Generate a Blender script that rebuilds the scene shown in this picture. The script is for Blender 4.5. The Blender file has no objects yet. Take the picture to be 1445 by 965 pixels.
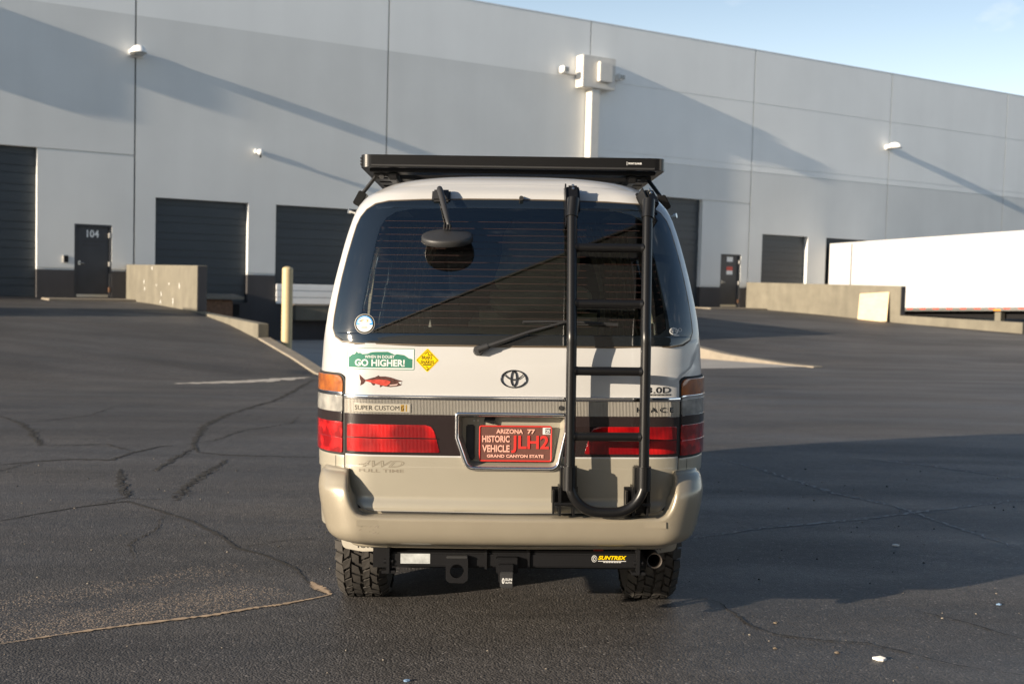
import bpy, bmesh, math, random
from mathutils import Vector, Matrix
random.seed(7)
R = math.radians
scene = bpy.context.scene
col = scene.collection

# ------------------------------------------------------------------ camera
CAM_Z = 1.545
f_px, pitch, roll = 1600.0, R(2.9586), R(1.4783)
cp, sp, cr, sr = math.cos(pitch), math.sin(pitch), math.cos(roll), math.sin(roll)
right = Vector((cr, sr * sp, sr * cp)); up = Vector((-sr, cr * sp, cr * cp)); fwd = Vector((0, cp, -sp))
cam = bpy.data.cameras.new('camera')
cam.sensor_width = 36; cam.lens = f_px / 1445 * 36
cam.clip_start = 0.1; cam.clip_end = 2000
cam.dof.use_dof = True; cam.dof.focus_distance = 4.72; cam.dof.aperture_fstop = 4.2
camo = bpy.data.objects.new('camera', cam); col.objects.link(camo)
camo.matrix_world = Matrix(((right.x, up.x, -fwd.x, 0), (right.y, up.y, -fwd.y, 0), (right.z, up.z, -fwd.z, CAM_Z), (0, 0, 0, 1)))
scene.camera = camo

# ------------------------------------------------------------------ light
SUN_AZ, SUN_EL = R(55.4), R(13.0)      # direction the light travels (clockwise from +Y), and elevation
sd = Vector((math.sin(SUN_AZ) * math.cos(SUN_EL), math.cos(SUN_AZ) * math.cos(SUN_EL), -math.sin(SUN_EL)))
sun = bpy.data.lights.new('sun', 'SUN'); sun.energy = 5.0; sun.angle = R(0.55); sun.color = (1.0, 0.85, 0.66)
suno = bpy.data.objects.new('sun', sun); col.objects.link(suno)
suno.rotation_euler = sd.to_track_quat('-Z', 'Y').to_euler()
world = bpy.data.worlds.new('World'); scene.world = world; world.use_nodes = True
wn = world.node_tree; wn.nodes.clear()
def wnode(t, **k):
    n_ = wn.nodes.new(t)
    for a_, v_ in k.items(): setattr(n_, a_, v_)
    return n_
sky = wnode('ShaderNodeTexSky', sky_type='NISHITA', sun_disc=False, sun_elevation=SUN_EL, sun_rotation=SUN_AZ + math.pi, air_density=1.0, dust_density=0.35, ozone_density=2.0)
bg = wnode('ShaderNodeBackground'); wo = wnode('ShaderNodeOutputWorld')
bg.inputs['Strength'].default_value = 0.072
tc = wnode('ShaderNodeTexCoord')
mp = wnode('ShaderNodeMapping'); mp.inputs['Scale'].default_value = (1, 1, 2.6)
nz = wnode('ShaderNodeTexNoise'); nz.inputs['Scale'].default_value = 7.0; nz.inputs['Detail'].default_value = 8; nz.inputs['Roughness'].default_value = 0.55
rp = wnode('ShaderNodeValToRGB'); rp.color_ramp.elements[0].position = 0.60; rp.color_ramp.elements[1].position = 0.78
mx = wnode('ShaderNodeMix', data_type='RGBA', blend_type='MIX')
mx.inputs['B'].default_value = (8.0, 8.0, 8.0, 1)
wn.links.new(tc.outputs['Generated'], mp.inputs['Vector']); wn.links.new(mp.outputs['Vector'], nz.inputs['Vector'])
wn.links.new(nz.outputs['Fac'], rp.inputs['Fac'])
mul = wnode('ShaderNodeMath', operation='MULTIPLY'); mul.inputs[1].default_value = 0.55
wn.links.new(rp.outputs['Color'], mul.inputs[0]); wn.links.new(mul.outputs[0], mx.inputs['Factor'])
veil = wnode('ShaderNodeMix', data_type='RGBA', blend_type='MIX'); veil.inputs['B'].default_value = (12.0, 12.6, 12.9, 1)   # pale haze that thickens towards the horizon all round
sepz = wnode('ShaderNodeSeparateXYZ'); wn.links.new(tc.outputs['Generated'], sepz.inputs[0])
zc_ = wnode('ShaderNodeMath', operation='SUBTRACT', use_clamp=True); zc_.inputs[0].default_value = 1.0; wn.links.new(sepz.outputs['Z'], zc_.inputs[1])
zp_ = wnode('ShaderNodeMath', operation='POWER'); wn.links.new(zc_.outputs[0], zp_.inputs[0]); zp_.inputs[1].default_value = 7.0
zm_ = wnode('ShaderNodeMath', operation='MULTIPLY'); wn.links.new(zp_.outputs[0], zm_.inputs[0]); zm_.inputs[1].default_value = 1.0
wn.links.new(zm_.outputs[0], veil.inputs['Factor'])
wn.links.new(sky.outputs['Color'], veil.inputs['A']); wn.links.new(veil.outputs['Result'], mx.inputs['A']); wn.links.new(mx.outputs['Result'], bg.inputs['Color'])
wn.links.new(bg.outputs['Background'], wo.inputs['Surface'])
vs = scene.view_settings
vs.view_transform = 'Standard'; vs.look = 'None'; vs.gamma = 1; vs.use_curve_mapping = False; vs.exposure = 1.08

# ------------------------------------------------------------------ materials
MATS = {}
def mat(name, color, rough=0.6, metal=0.0, var=0.0, scale=4.0, bump=0.0, bscale=60.0, coat=0.0, spec=0.5, streak=None, var2=0.0, scale2=0.6, roughvar=0.0):
    m = bpy.data.materials.new(name); m.use_nodes = True
    nt = m.node_tree; b = nt.nodes['Principled BSDF']
    b.inputs['Roughness'].default_value = rough; b.inputs['Metallic'].default_value = metal
    b.inputs['Coat Weight'].default_value = coat; b.inputs['Coat Roughness'].default_value = 0.06
    b.inputs['Specular IOR Level'].default_value = spec
    c4 = (*color, 1)
    b.inputs['Base Color'].default_value = c4
    tcn = nt.nodes.new('ShaderNodeTexCoord'); src = tcn.outputs['Object']
    out = None
    def noise(sc, det=6, stretch=None):
        n = nt.nodes.new('ShaderNodeTexNoise'); n.inputs['Scale'].default_value = sc; n.inputs['Detail'].default_value = det
        if stretch:
            mpn = nt.nodes.new('ShaderNodeMapping'); mpn.inputs['Scale'].default_value = stretch
            nt.links.new(src, mpn.inputs['Vector']); nt.links.new(mpn.outputs['Vector'], n.inputs['Vector'])
        else: nt.links.new(src, n.inputs['Vector'])
        return n.outputs['Fac']
    def modulate(prev, fac, amt):
        mr = nt.nodes.new('ShaderNodeMapRange'); mr.inputs['From Min'].default_value = 0.25; mr.inputs['From Max'].default_value = 0.75
        mr.inputs['To Min'].default_value = 1 - amt; mr.inputs['To Max'].default_value = 1 + amt
        nt.links.new(fac, mr.inputs['Value'])
        v = nt.nodes.new('ShaderNodeVectorMath'); v.operation = 'SCALE'
        if prev is None: v.inputs[0].default_value = color
        else: nt.links.new(prev, v.inputs[0])
        nt.links.new(mr.outputs['Result'], v.inputs['Scale'])
        return v.outputs['Vector']
    if var: out = modulate(out, noise(scale), var)
    if var2: out = modulate(out, noise(scale2, 3), var2)
    if streak: out = modulate(out, noise(1.0, 5, streak[1]), streak[0])
    if out is not None: nt.links.new(out, b.inputs['Base Color'])
    if roughvar:
        mr = nt.nodes.new('ShaderNodeMapRange'); mr.inputs['To Min'].default_value = rough - roughvar; mr.inputs['To Max'].default_value = rough + roughvar
        nt.links.new(noise(scale * 1.7), mr.inputs['Value']); nt.links.new(mr.outputs['Result'], b.inputs['Roughness'])
    if bump:
        bn = nt.nodes.new('ShaderNodeBump'); bn.inputs['Strength'].default_value = bump; bn.inputs['Distance'].default_value = 0.01
        nt.links.new(noise(bscale, 4), bn.inputs['Height']); nt.links.new(bn.outputs['Normal'], b.inputs['Normal'])
    MATS[name] = m
    return m

M_wall_light = mat('wall_paint_light', (0.80, 0.81, 0.80), 0.75, var=0.035, scale=0.5, streak=(0.025, (1.1, 1.1, 0.10)), bump=0.05, bscale=25)
M_wall_mid = mat('wall_paint_mid', (0.655, 0.665, 0.655), 0.75, var=0.06, scale=0.45, streak=(0.03, (1.1, 1.1, 0.10)), bump=0.05, bscale=25)
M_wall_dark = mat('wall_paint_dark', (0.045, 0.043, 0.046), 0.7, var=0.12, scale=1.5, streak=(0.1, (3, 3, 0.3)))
M_joint = mat('joint_sealant', (0.16, 0.17, 0.175), 0.8, var=0.1)
M_door = mat('door_paint', (0.038, 0.047, 0.055), 0.5, var=0.06, scale=2, streak=(0.08, (0.4, 2, 3)))
M_doorleaf = mat('steel_door_paint', (0.042, 0.044, 0.05), 0.5, var=0.12, scale=3, bump=0.03)
M_trim = mat('trim_paint', (0.55, 0.52, 0.47), 0.6, var=0.05)
M_white = mat('white_enamel', (0.80, 0.80, 0.79), 0.4, var=0.03)
M_offwhite = mat('box_paint', (0.62, 0.60, 0.56), 0.6, var=0.05)
M_steel = mat('brushed_steel', (0.55, 0.55, 0.53), 0.35, 1.0, var=0.1, scale=30)
M_rust = mat('rusty_steel', (0.22, 0.12, 0.07), 0.8, 0.2, var=0.4, scale=12)
M_black = mat('black_paint', (0.008, 0.008, 0.009), 0.45, spec=0.22, var=0.1)
M_rack = mat('black_powder_coat', (0.006, 0.006, 0.0065), 0.33, spec=0.35, bump=0.04, bscale=600)
M_rubber = mat('black_rubber', (0.012, 0.0115, 0.011), 0.75, var=0.25, scale=25)
M_void = mat('dark_cavity', (0.01, 0.01, 0.01), 0.9)
M_chrome = mat('chrome', (0.72, 0.72, 0.73), 0.08, 1.0)
M_vanwhite = mat('van_white_paint', (0.425, 0.423, 0.418), 0.32, coat=0.6, var=0.012, scale=3, var2=0.01)
M_beige = mat('van_beige_paint', (0.33, 0.303, 0.243), 0.36, 0.25, coat=0.5, var=0.03, scale=5)
M_bumper = mat('bumper_beige_paint', (0.285, 0.25, 0.19), 0.34, 0.30, coat=0.35, var=0.05, scale=7, bump=0.02, bscale=18)
M_blackgloss = mat('smoked_panel', (0.02, 0.014, 0.014), 0.12, coat=0.5)
M_bluedark = M_black
M_plastic = mat('grey_black_plastic', (0.022, 0.022, 0.023), 0.5, bump=0.05, bscale=300, var=0.1)
M_green = mat('sticker_green', (0.035, 0.15, 0.105), 0.6, spec=0.15)
M_stwhite = mat('sticker_white', (0.56, 0.56, 0.55), 0.6, spec=0.15)
M_yellow = mat('sticker_yellow', (0.66, 0.46, 0.0), 0.6, spec=0.15)
M_ink = mat('ink_black', (0.012, 0.011, 0.01), 0.7, spec=0.1)
M_blueink = mat('ink_blue', (0.02, 0.25, 0.62), 0.4)
M_tan = mat('ink_tan', (0.50, 0.25, 0.08), 0.5)
M_gold = mat('gold_badge', (0.85, 0.52, 0.12), 0.2, 0.8)
M_badge = mat('grey_badge', (0.22, 0.21, 0.19), 0.5, 0.3)
M_grey = mat('decal_grey', (0.19, 0.165, 0.125), 0.4)
M_plate = mat('plate_brown', (0.105, 0.042, 0.032), 0.45, var=0.06, scale=20)
M_platered = mat('plate_red', (0.50, 0.022, 0.016), 0.5)
M_platepale = mat('plate_pale_red', (0.62, 0.33, 0.26), 0.5)
M_fishred = mat('fish_red', (0.40, 0.055, 0.04), 0.7, spec=0.1, var=0.35, scale=55)
M_fishdark = mat('fish_dark', (0.075, 0.035, 0.03), 0.7, spec=0.1, var=0.4, scale=70)
M_salmon = mat('fish_pale', (0.5, 0.36, 0.33), 0.7, spec=0.1)
M_concrete = mat('concrete', (0.152, 0.138, 0.106), 0.85, var=0.14, scale=2.5, var2=0.1, scale2=0.5, streak=(0.10, (4, 4, 0.4)), bump=0.12, bscale=25)
M_slab = mat('slab_concrete', (0.30, 0.285, 0.265), 0.85, var=0.12, scale=1.2, bump=0.1, bscale=20)
M_curb = mat('curb_concrete', (0.22, 0.19, 0.15), 0.85, var=0.15, scale=5, bump=0.15, bscale=30)
M_bollard = mat('bollard_yellow', (0.47, 0.37, 0.205), 0.5, var=0.06, scale=6)
M_ply = mat('plywood', (0.62, 0.47, 0.30), 0.7, var=0.05, streak=(0.10, (0.6, 4, 9)))
M_trailer = mat('trailer_white', (0.47, 0.47, 0.475), 0.4, var=0.015)
M_tape = mat('red_tape', (0.6, 0.05, 0.03), 0.4)
M_amberled = mat('amber_lamp', (0.8, 0.3, 0.03), 0.3)
M_curtain = mat('curtain_cloth', (0.42, 0.37, 0.29), 0.9, var=0.15, scale=9)
M_olive = mat('olive_canvas', (0.36, 0.34, 0.235), 0.9, var=0.2, scale=6, bump=0.3, bscale=12)
M_seat = mat('grey_upholstery', (0.12, 0.12, 0.115), 0.9, var=0.1)
M_headliner = mat('headliner', (0.22, 0.21, 0.19), 0.95)
M_exh = mat('exhaust_steel', (0.05, 0.042, 0.036), 0.55, 0.6, var=0.3, scale=18)
M_flap = mat('mud_flap_plastic', (0.40, 0.37, 0.31), 0.7, var=0.12, scale=12)
M_label = mat('worn_silver_label', (0.42, 0.44, 0.44), 0.5, 0.2, var=0.25, scale=45)
M_paper = mat('white_paper', (0.78, 0.76, 0.72), 0.8)
M_leaf = mat('dry_leaf', (0.13, 0.10, 0.07), 0.8)
M_bluebit = mat('blue_plastic', (0.16, 0.25, 0.38), 0.4)
M_defrost = mat('defroster_copper', (0.05, 0.02, 0.015), 0.6)
M_crack = mat('crack_dark', (0.016, 0.015, 0.015), 0.95, var=0.4, scale=30)
M_seal = mat('crack_grey', (0.17, 0.17, 0.17), 0.6, var=0.35, scale=14)
M_crackedge = mat('crack_stain', (0.028, 0.026, 0.025), 0.95, var=0.3, scale=20)
M_sand = mat('pale_sand', (0.36, 0.265, 0.18), 0.95, var=0.3, scale=20)
M_wornline = mat('worn_white_line', (0.42, 0.38, 0.33), 0.9, var=0.35, scale=9)
M_tyre = mat('tyre_rubber', (0.034, 0.030, 0.026), 0.8, var=0.3, scale=14)
M_silver = mat('silver_wheel', (0.5, 0.5, 0.5), 0.35, 0.8)

def glass_mat(name, tint, refl=1.0):
    m = bpy.data.materials.new(name); m.use_nodes = True; nt = m.node_tree; nt.nodes.clear()
    o = nt.nodes.new('ShaderNodeOutputMaterial'); t = nt.nodes.new('ShaderNodeBsdfTransparent'); t.inputs['Color'].default_value = (*tint, 1)
    g = nt.nodes.new('ShaderNodeBsdfGlossy'); g.inputs['Roughness'].default_value = 0.01
    fr = nt.nodes.new('ShaderNodeFresnel'); fr.inputs['IOR'].default_value = 1.95
    ml = nt.nodes.new('ShaderNodeMath'); ml.operation = 'MULTIPLY'; ml.inputs[1].default_value = refl
    mix = nt.nodes.new('ShaderNodeMixShader')
    nt.links.new(fr.outputs[0], ml.inputs[0]); nt.links.new(ml.outputs[0], mix.inputs[0]); nt.links.new(t.outputs[0], mix.inputs[1]); nt.links.new(g.outputs[0], mix.inputs[2]); nt.links.new(mix.outputs[0], o.inputs[0])
    return m
M_glass = glass_mat('tinted_rear_glass', (0.62, 0.66, 0.63))
M_sideglass = glass_mat('side_glass', (0.5, 0.55, 0.55))
M_frit = mat('glass_black_border', (0.005, 0.007, 0.009), 0.06, spec=0.5)
M_frit.node_tree.nodes['Principled BSDF'].inputs['IOR'].default_value = 1.95

def lens_mat(name, c1, c2, scale=14, rib=True, rough=0.12):
    m = bpy.data.materials.new(name); m.use_nodes = True; nt = m.node_tree; b = nt.nodes['Principled BSDF']
    b.inputs['Roughness'].default_value = rough; b.inputs['Coat Weight'].default_value = 0.7; b.inputs['Coat Roughness'].default_value = 0.04
    tcn = nt.nodes.new('ShaderNodeTexCoord')
    n = nt.nodes.new('ShaderNodeTexNoise'); n.inputs['Scale'].default_value = scale; n.inputs['Detail'].default_value = 2
    nt.links.new(tcn.outputs['Object'], n.inputs['Vector'])
    cr_ = nt.nodes.new('ShaderNodeValToRGB'); cr_.color_ramp.elements[0].position = 0.42; cr_.color_ramp.elements[1].position = 0.72
    cr_.color_ramp.elements[0].color = (*c1, 1); cr_.color_ramp.elements[1].color = (*c2, 1)  # lighter blotches in the colour paint highlights into the lens
    nt.links.new(n.outputs['Fac'], cr_.inputs['Fac']); nt.links.new(cr_.outputs['Color'], b.inputs['Base Color'])
    if rib:
        w = nt.nodes.new('ShaderNodeTexWave'); w.inputs['Distortion'].default_value = 0.3; w.inputs['Scale'].default_value = 55; w.bands_direction = 'X'
        nt.links.new(tcn.outputs['Object'], w.inputs['Vector'])
        mr = nt.nodes.new('ShaderNodeMapRange'); mr.inputs['To Min'].default_value = 0.72; mr.inputs['To Max'].default_value = 1.12; nt.links.new(w.outputs['Fac'], mr.inputs['Value'])
        vm = nt.nodes.new('ShaderNodeVectorMath'); vm.operation = 'SCALE'; nt.links.new(cr_.outputs['Color'], vm.inputs[0]); nt.links.new(mr.outputs['Result'], vm.inputs['Scale']); nt.links.new(vm.outputs['Vector'], b.inputs['Base Color'])
        bn = nt.nodes.new('ShaderNodeBump'); bn.inputs['Strength'].default_value = 0.35; bn.inputs['Distance'].default_value = 0.003
        nt.links.new(w.outputs['Fac'], bn.inputs['Height']); nt.links.new(bn.outputs['Normal'], b.inputs['Normal'])
    return m
M_red = lens_mat('red_lens', (0.17, 0.001, 0.003), (0.62, 0.012, 0.012), 7)
M_red2 = lens_mat('corner_red_lens', (0.22, 0.002, 0.003), (0.62, 0.014, 0.014), 22)
M_amber = lens_mat('amber_lens', (0.26, 0.075, 0.02), (0.48, 0.145, 0.025), 18)
M_clear = lens_mat('clear_lens', (0.22, 0.215, 0.20), (0.40, 0.385, 0.35), 18)

def asphalt_mat(name, base, worn=None):
    m = bpy.data.materials.new(name); m.use_nodes = True; nt = m.node_tree; b = nt.nodes['Principled BSDF']
    b.inputs['Roughness'].default_value = 0.62; b.inputs['Specular IOR Level'].default_value = 0.45
    tcn = nt.nodes.new('ShaderNodeTexCoord'); src = tcn.outputs['Object']
    def noise(sc, det, rough=0.5, stretch=None):
        n = nt.nodes.new('ShaderNodeTexNoise'); n.inputs['Scale'].default_value = sc; n.inputs['Detail'].default_value = det; n.inputs['Roughness'].default_value = rough
        if stretch:
            mpn = nt.nodes.new('ShaderNodeMapping'); mpn.inputs['Scale'].default_value = stretch; mpn.inputs['Rotation'].default_value = (0, 0, R(20))
            nt.links.new(src, mpn.inputs['Vector']); nt.links.new(mpn.outputs['Vector'], n.inputs['Vector'])
        else: nt.links.new(src, n.inputs['Vector'])
        return n.outputs['Fac']
    def maprange(v, a, b_, c, d):
        mr = nt.nodes.new('ShaderNodeMapRange'); nt.links.new(v, mr.inputs['Value'])
        for k, x in zip(('From Min', 'From Max', 'To Min', 'To Max'), (a, b_, c, d)): mr.inputs[k].default_value = x
        return mr.outputs['Result']
    def math_(op, a, b_=None):
        n = nt.nodes.new('ShaderNodeMath'); n.operation = op
        for i, x in enumerate((a, b_)):
            if x is None: continue
            if isinstance(x, (int, float)): n.inputs[i].default_value = x
            else: nt.links.new(x, n.inputs[i])
        return n.outputs[0]
    big = maprange(noise(0.35, 4), 0.3, 0.7, 0.72, 1.32)
    strk = maprange(noise(1.0, 6, 0.6, (0.25, 1.6, 1)), 0.3, 0.7, 0.74, 1.3)
    mid = maprange(noise(14, 5, 0.65), 0.3, 0.7, 0.78, 1.22)
    vor = nt.nodes.new('ShaderNodeTexVoronoi'); vor.inputs['Scale'].default_value = 100; nt.links.new(src, vor.inputs['Vector'])
    cellr = nt.nodes.new('ShaderNodeSeparateColor'); nt.links.new(vor.outputs['Color'], cellr.inputs[0])
    grain = maprange(cellr.outputs[0], 0.0, 1.0, 0.70, 1.32)
    speck = maprange(cellr.outputs[1], 0.965, 0.985, 0.0, 1.6)
    k = math_('MULTIPLY', math_('MULTIPLY', big, strk), math_('MULTIPLY', mid, grain))
    k = math_('ADD', k, speck)
    v = nt.nodes.new('ShaderNodeVectorMath'); v.operation = 'SCALE'; v.inputs[0].default_value = base; nt.links.new(k, v.inputs['Scale'])
    outc = v.outputs['Vector']
    if worn:
        sep = nt.nodes.new('ShaderNodeSeparateXYZ'); nt.links.new(src, sep.inputs[0])
        (ax, ay), (bx, by) = worn
        L = math.hypot(bx - ax, by - ay); ux, uy = (bx - ax) / L, (by - ay) / L
        d = math_('ADD', math_('MULTIPLY', sep.outputs['X'], -uy), math_('MULTIPLY', sep.outputs['Y'], ux))
        d = math_('SUBTRACT', d, -uy * ax + ux * ay)          # distance on the far side of the sand streak
        al = math_('ADD', math_('MULTIPLY', sep.outputs['X'], ux), math_('MULTIPLY', sep.outputs['Y'], uy))
        al = math_('SUBTRACT', al, ux * ax + uy * ay)
        m1 = math_('MULTIPLY', maprange(d, -0.02, 0.05, 0, 1), maprange(d, 0.10, 1.0, 1, 0))
        m1 = math_('MULTIPLY', m1, maprange(al, L - 0.35, L - 0.05, 1, 0))
        n2 = noise(2.2, 4, 0.6)
        m1 = math_('MULTIPLY', m1, maprange(n2, 0.3, 0.6, 0.7, 1.0))
        vo2 = nt.nodes.new('ShaderNodeTexVoronoi'); vo2.inputs['Scale'].default_value = 95; nt.links.new(src, vo2.inputs['Vector'])
        ce2 = nt.nodes.new('ShaderNodeSeparateColor'); nt.links.new(vo2.outputs['Color'], ce2.inputs[0])
        th = math_('SUBTRACT', 1.0, math_('MULTIPLY', m1, 0.80))
        on = nt.nodes.new('ShaderNodeMath'); on.operation = 'GREATER_THAN'; nt.links.new(ce2.outputs[2], on.inputs[0]); nt.links.new(th, on.inputs[1])
        shape = maprange(vo2.outputs['Distance'], 0.25, 0.5, 1, 0)
        fac = math_('MULTIPLY', on.outputs[0], shape)
        mixn = nt.nodes.new('ShaderNodeMix'); mixn.data_type = 'RGBA'
        nt.links.new(fac, mixn.inputs['Factor']); nt.links.new(outc, mixn.inputs['A']); mixn.inputs['B'].default_value = (0.34, 0.26, 0.19, 1)
        outc = mixn.outputs['Result']
    nt.links.new(outc, b.inputs['Base Color'])
    nt.links.new(maprange(noise(0.8, 5, 0.6, (0.35, 1.3, 1)), 0.3, 0.7, 0.48, 0.74), b.inputs['Roughness'])
    bn = nt.nodes.new('ShaderNodeBump'); bn.inputs['Strength'].default_value = 0.5; bn.inputs['Distance'].default_value = 0.0045
    hh = math_('ADD', math_('MULTIPLY', vor.outputs['Distance'], -1.4), math_('MULTIPLY', noise(30, 3, 0.5), 0.5))
    nt.links.new(hh, bn.inputs['Height']); nt.links.new(bn.outputs['Normal'], b.inputs['Normal'])
    return m
M_asphalt = asphalt_mat('asphalt', (0.055, 0.0505, 0.0475), worn=((-2.1, 4.65), (-0.90, 5.46)))

# ------------------------------------------------------------------ helpers
class MB:
    def __init__(s): s.v = []; s.f = []; s.m = []
    def face(s, pts, mi=0):
        i = len(s.v); s.v += [tuple(p) for p in pts]; s.f.append(tuple(range(i, i + len(pts)))); s.m.append(mi)
    def box(s, x0, x1, y0, y1, z0, z1, mi=0, M=None, ch=0.0):
        if ch <= 0:
            P = [Vector((x, y, z)) for x in (x0, x1) for y in (y0, y1) for z in (z0, z1)]
            if M is not None: P = [M @ p for p in P]
            i = len(s.v); s.v += [tuple(p) for p in P]
            for q in ((0, 1, 3, 2), (4, 6, 7, 5), (0, 4, 5, 1), (2, 3, 7, 6), (0, 2, 6, 4), (1, 5, 7, 3)):
                s.f.append(tuple(i + k for k in q)); s.m.append(mi)
        else:
            bm = bmesh.new(); bmesh.ops.create_cube(bm, size=1)
            for v in bm.verts: v.co = Vector(((x0 + x1) / 2 + v.co.x * (x1 - x0), (y0 + y1) / 2 + v.co.y * (y1 - y0), (z0 + z1) / 2 + v.co.z * (z1 - z0)))
            bmesh.ops.bevel(bm, geom=bm.edges[:], offset=min(ch, 0.49 * min(abs(x1 - x0), abs(y1 - y0), abs(z1 - z0))), segments=2, affect='EDGES')
            s.addbm(bm, mi, M)
    def addbm(s, bm, mi=0, M=None):
        bm.verts.index_update(); i = len(s.v)
        s.v += [tuple((M @ v.co) if M is not None else v.co) for v in bm.verts]
        for f in bm.faces: s.f.append(tuple(i + v.index for v in f.verts)); s.m.append(mi)
        bm.free()
    def tube(s, pts, r, n=12, mi=0, cap=True, smoothpts=0):
        pts = [Vector(p) for p in pts]
        if smoothpts:
            q = []
            for i in range(len(pts) - 1):
                p0 = pts[max(i - 1, 0)]; p1 = pts[i]; p2 = pts[i + 1]; p3 = pts[min(i + 2, len(pts) - 1)]
                for k in range(smoothpts):
                    t = k / smoothpts
                    q.append(0.5 * ((2 * p1) + (-p0 + p2) * t + (2 * p0 - 5 * p1 + 4 * p2 - p3) * t * t + (-p0 + 3 * p1 - 3 * p2 + p3) * t ** 3))
            q.append(pts[-1]); pts = q
        rr = list(r) if isinstance(r, (list, tuple)) else [r] * len(pts)
        if len(rr) != len(pts):
            m_ = len(rr) - 1; K = len(pts) - 1
            rr = [rr[min(int(i * m_ / K), m_ - 1)] * (1 - (i * m_ / K - min(int(i * m_ / K), m_ - 1))) + rr[min(int(i * m_ / K), m_ - 1) + 1] * (i * m_ / K - min(int(i * m_ / K), m_ - 1)) for i in range(K + 1)]
        base = len(s.v); prev = None
        for i, p in enumerate(pts):
            d = (pts[min(i + 1, len(pts) - 1)] - pts[max(i - 1, 0)]).normalized()
            if prev is None:
                a = d.orthogonal().normalized()
            else:
                a = (prev - d * prev.dot(d)).normalized()
            prev = a; b_ = d.cross(a)
            for k in range(n):
                t = 2 * math.pi * k / n
                s.v.append(tuple(p + (a * math.cos(t) + b_ * math.sin(t)) * rr[i]))
        for i in range(len(pts) - 1):
            for k in range(n):
                k2 = (k + 1) % n
                s.f.append((base + i * n + k, base + i * n + k2, base + (i + 1) * n + k2, base + (i + 1) * n + k)); s.m.append(mi)
        if cap:
            s.f.append(tuple(base + k for k in reversed(range(n)))); s.m.append(mi)
            e = base + (len(pts) - 1) * n
            s.f.append(tuple(e + k for k in range(n))); s.m.append(mi)
    def prism(s, poly, axis_fn, d0, d1, mi=0):
        n = len(poly); i = len(s.v)
        s.v += [tuple(axis_fn(a, b, d0)) for a, b in poly] + [tuple(axis_fn(a, b, d1)) for a, b in poly]
        s.f.append(tuple(range(i, i + n))); s.m.append(mi)
        s.f.append(tuple(reversed(range(i + n, i + 2 * n)))); s.m.append(mi)
        for k in range(n):
            k2 = (k + 1) % n
            s.f.append((i + k, i + n + k, i + n + k2, i + k2)); s.m.append(mi)
    def build(s, name, mats, parent=None, smooth=False, angle=40, merge=0.0, fixn=True, loc=None, rotz=None):
        me = bpy.data.meshes.new(name); me.from_pydata(s.v, [], s.f)
        ms = mats if isinstance(mats, (list, tuple)) else [mats]
        for m_ in ms: me.materials.append(m_)
        me.polygons.foreach_set('material_index', s.m)
        if merge or fixn:
            bm = bmesh.new(); bm.from_mesh(me)
            if merge: bmesh.ops.remove_doubles(bm, verts=bm.verts, dist=merge)
            if fixn: bmesh.ops.recalc_face_normals(bm, faces=bm.faces)
            bm.to_mesh(me); bm.free()
        if smooth:
            me.polygons.foreach_set('use_smooth', [True] * len(me.polygons))
            me.set_sharp_from_angle(angle=R(angle))
        me.update()
        o = bpy.data.objects.new(name, me); col.objects.link(o)
        if parent is not None: o.parent = parent
        if loc is not None: o.location = loc
        if rotz is not None: o.rotation_euler.z = rotz
        return o
def tag(o, label=None, cat=None, group=None, kind=None):
    if label: o['label'] = label
    if cat: o['category'] = cat
    if group: o['group'] = group
    if kind: o['kind'] = kind
    return o
def empty(name, label, cat, loc=(0, 0, 0), rotz=0, group=None):
    o = bpy.data.objects.new(name, None); col.objects.link(o); o.location = loc; o.rotation_euler.z = rotz; o.empty_display_size = 0.2
    return tag(o, label, cat, group)
def text_geo(s, bold=0.0, shear=0.0, spacing=1.0):
    cu = bpy.data.curves.new('lettering', 'FONT'); cu.body = s; cu.offset = bold; cu.shear = shear; cu.space_character = spacing; cu.resolution_u = 3
    o = bpy.data.objects.new('lettering', cu); col.objects.link(o)
    dg = bpy.context.evaluated_depsgraph_get(); dg.update()
    me = bpy.data.meshes.new_from_object(o.evaluated_get(dg))
    v = [(p.co.x, p.co.y) for p in me.vertices]; f = [tuple(p.vertices) for p in me.polygons]
    bpy.data.objects.remove(o); bpy.data.curves.remove(cu); bpy.data.meshes.remove(me)
    x0, x1 = min(p[0] for p in v), max(p[0] for p in v); y0, y1 = min(p[1] for p in v), max(p[1] for p in v)
    return [((x - x0) / (x1 - x0), (y - y0) / (y1 - y0)) for x, y in v], f
def text_on(mb, s, fn, x0, x1, z0, z1, mi=0, **k):
    v, f = text_geo(s, **k); i = len(mb.v)
    mb.v += [tuple(fn(x0 + a * (x1 - x0), z0 + b * (z1 - z0))) for a, b in v]
    for q in f: mb.f.append(tuple(i + j for j in q)); mb.m.append(mi)

# ------------------------------------------------------------------ frame of the building: local x runs along the wall, local -y out into the yard
BO = Vector((-11.37074, 33.98493, 0)); BANG = math.atan2(0.52073, 0.85372)
Bx = Vector((0.85372, 0.52073, 0)); Bn = Vector((0.52073, -0.85372, 0))
def W(s, t, z=0.0): return BO + Bx * s + Bn * t + Vector((0, 0, z))
def ST(x, y):
    d = Vector((x, y, 0)) - BO
    return d.dot(Bx), d.dot(Bn)
def lerp_table(tab, x):
    if x <= tab[0][0]: return tab[0][1]
    for (a, p), (b, q) in zip(tab, tab[1:]):
        if x <= b: return p + (q - p) * (x - a) / (b - a)
    return tab[-1][1]
def yard(s, t):
    return 0.017 * (min(max(t, 0), 60) - 30) + 0.004 * (min(max(s, -60), 90) + 5)
RAMP_L = [(0, .74), (3, .73), (6, .68), (7.5, .64), (10, .47), (12, .25), (14, -.02), (15.4, -.25), (16.2, -.6)]
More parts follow.
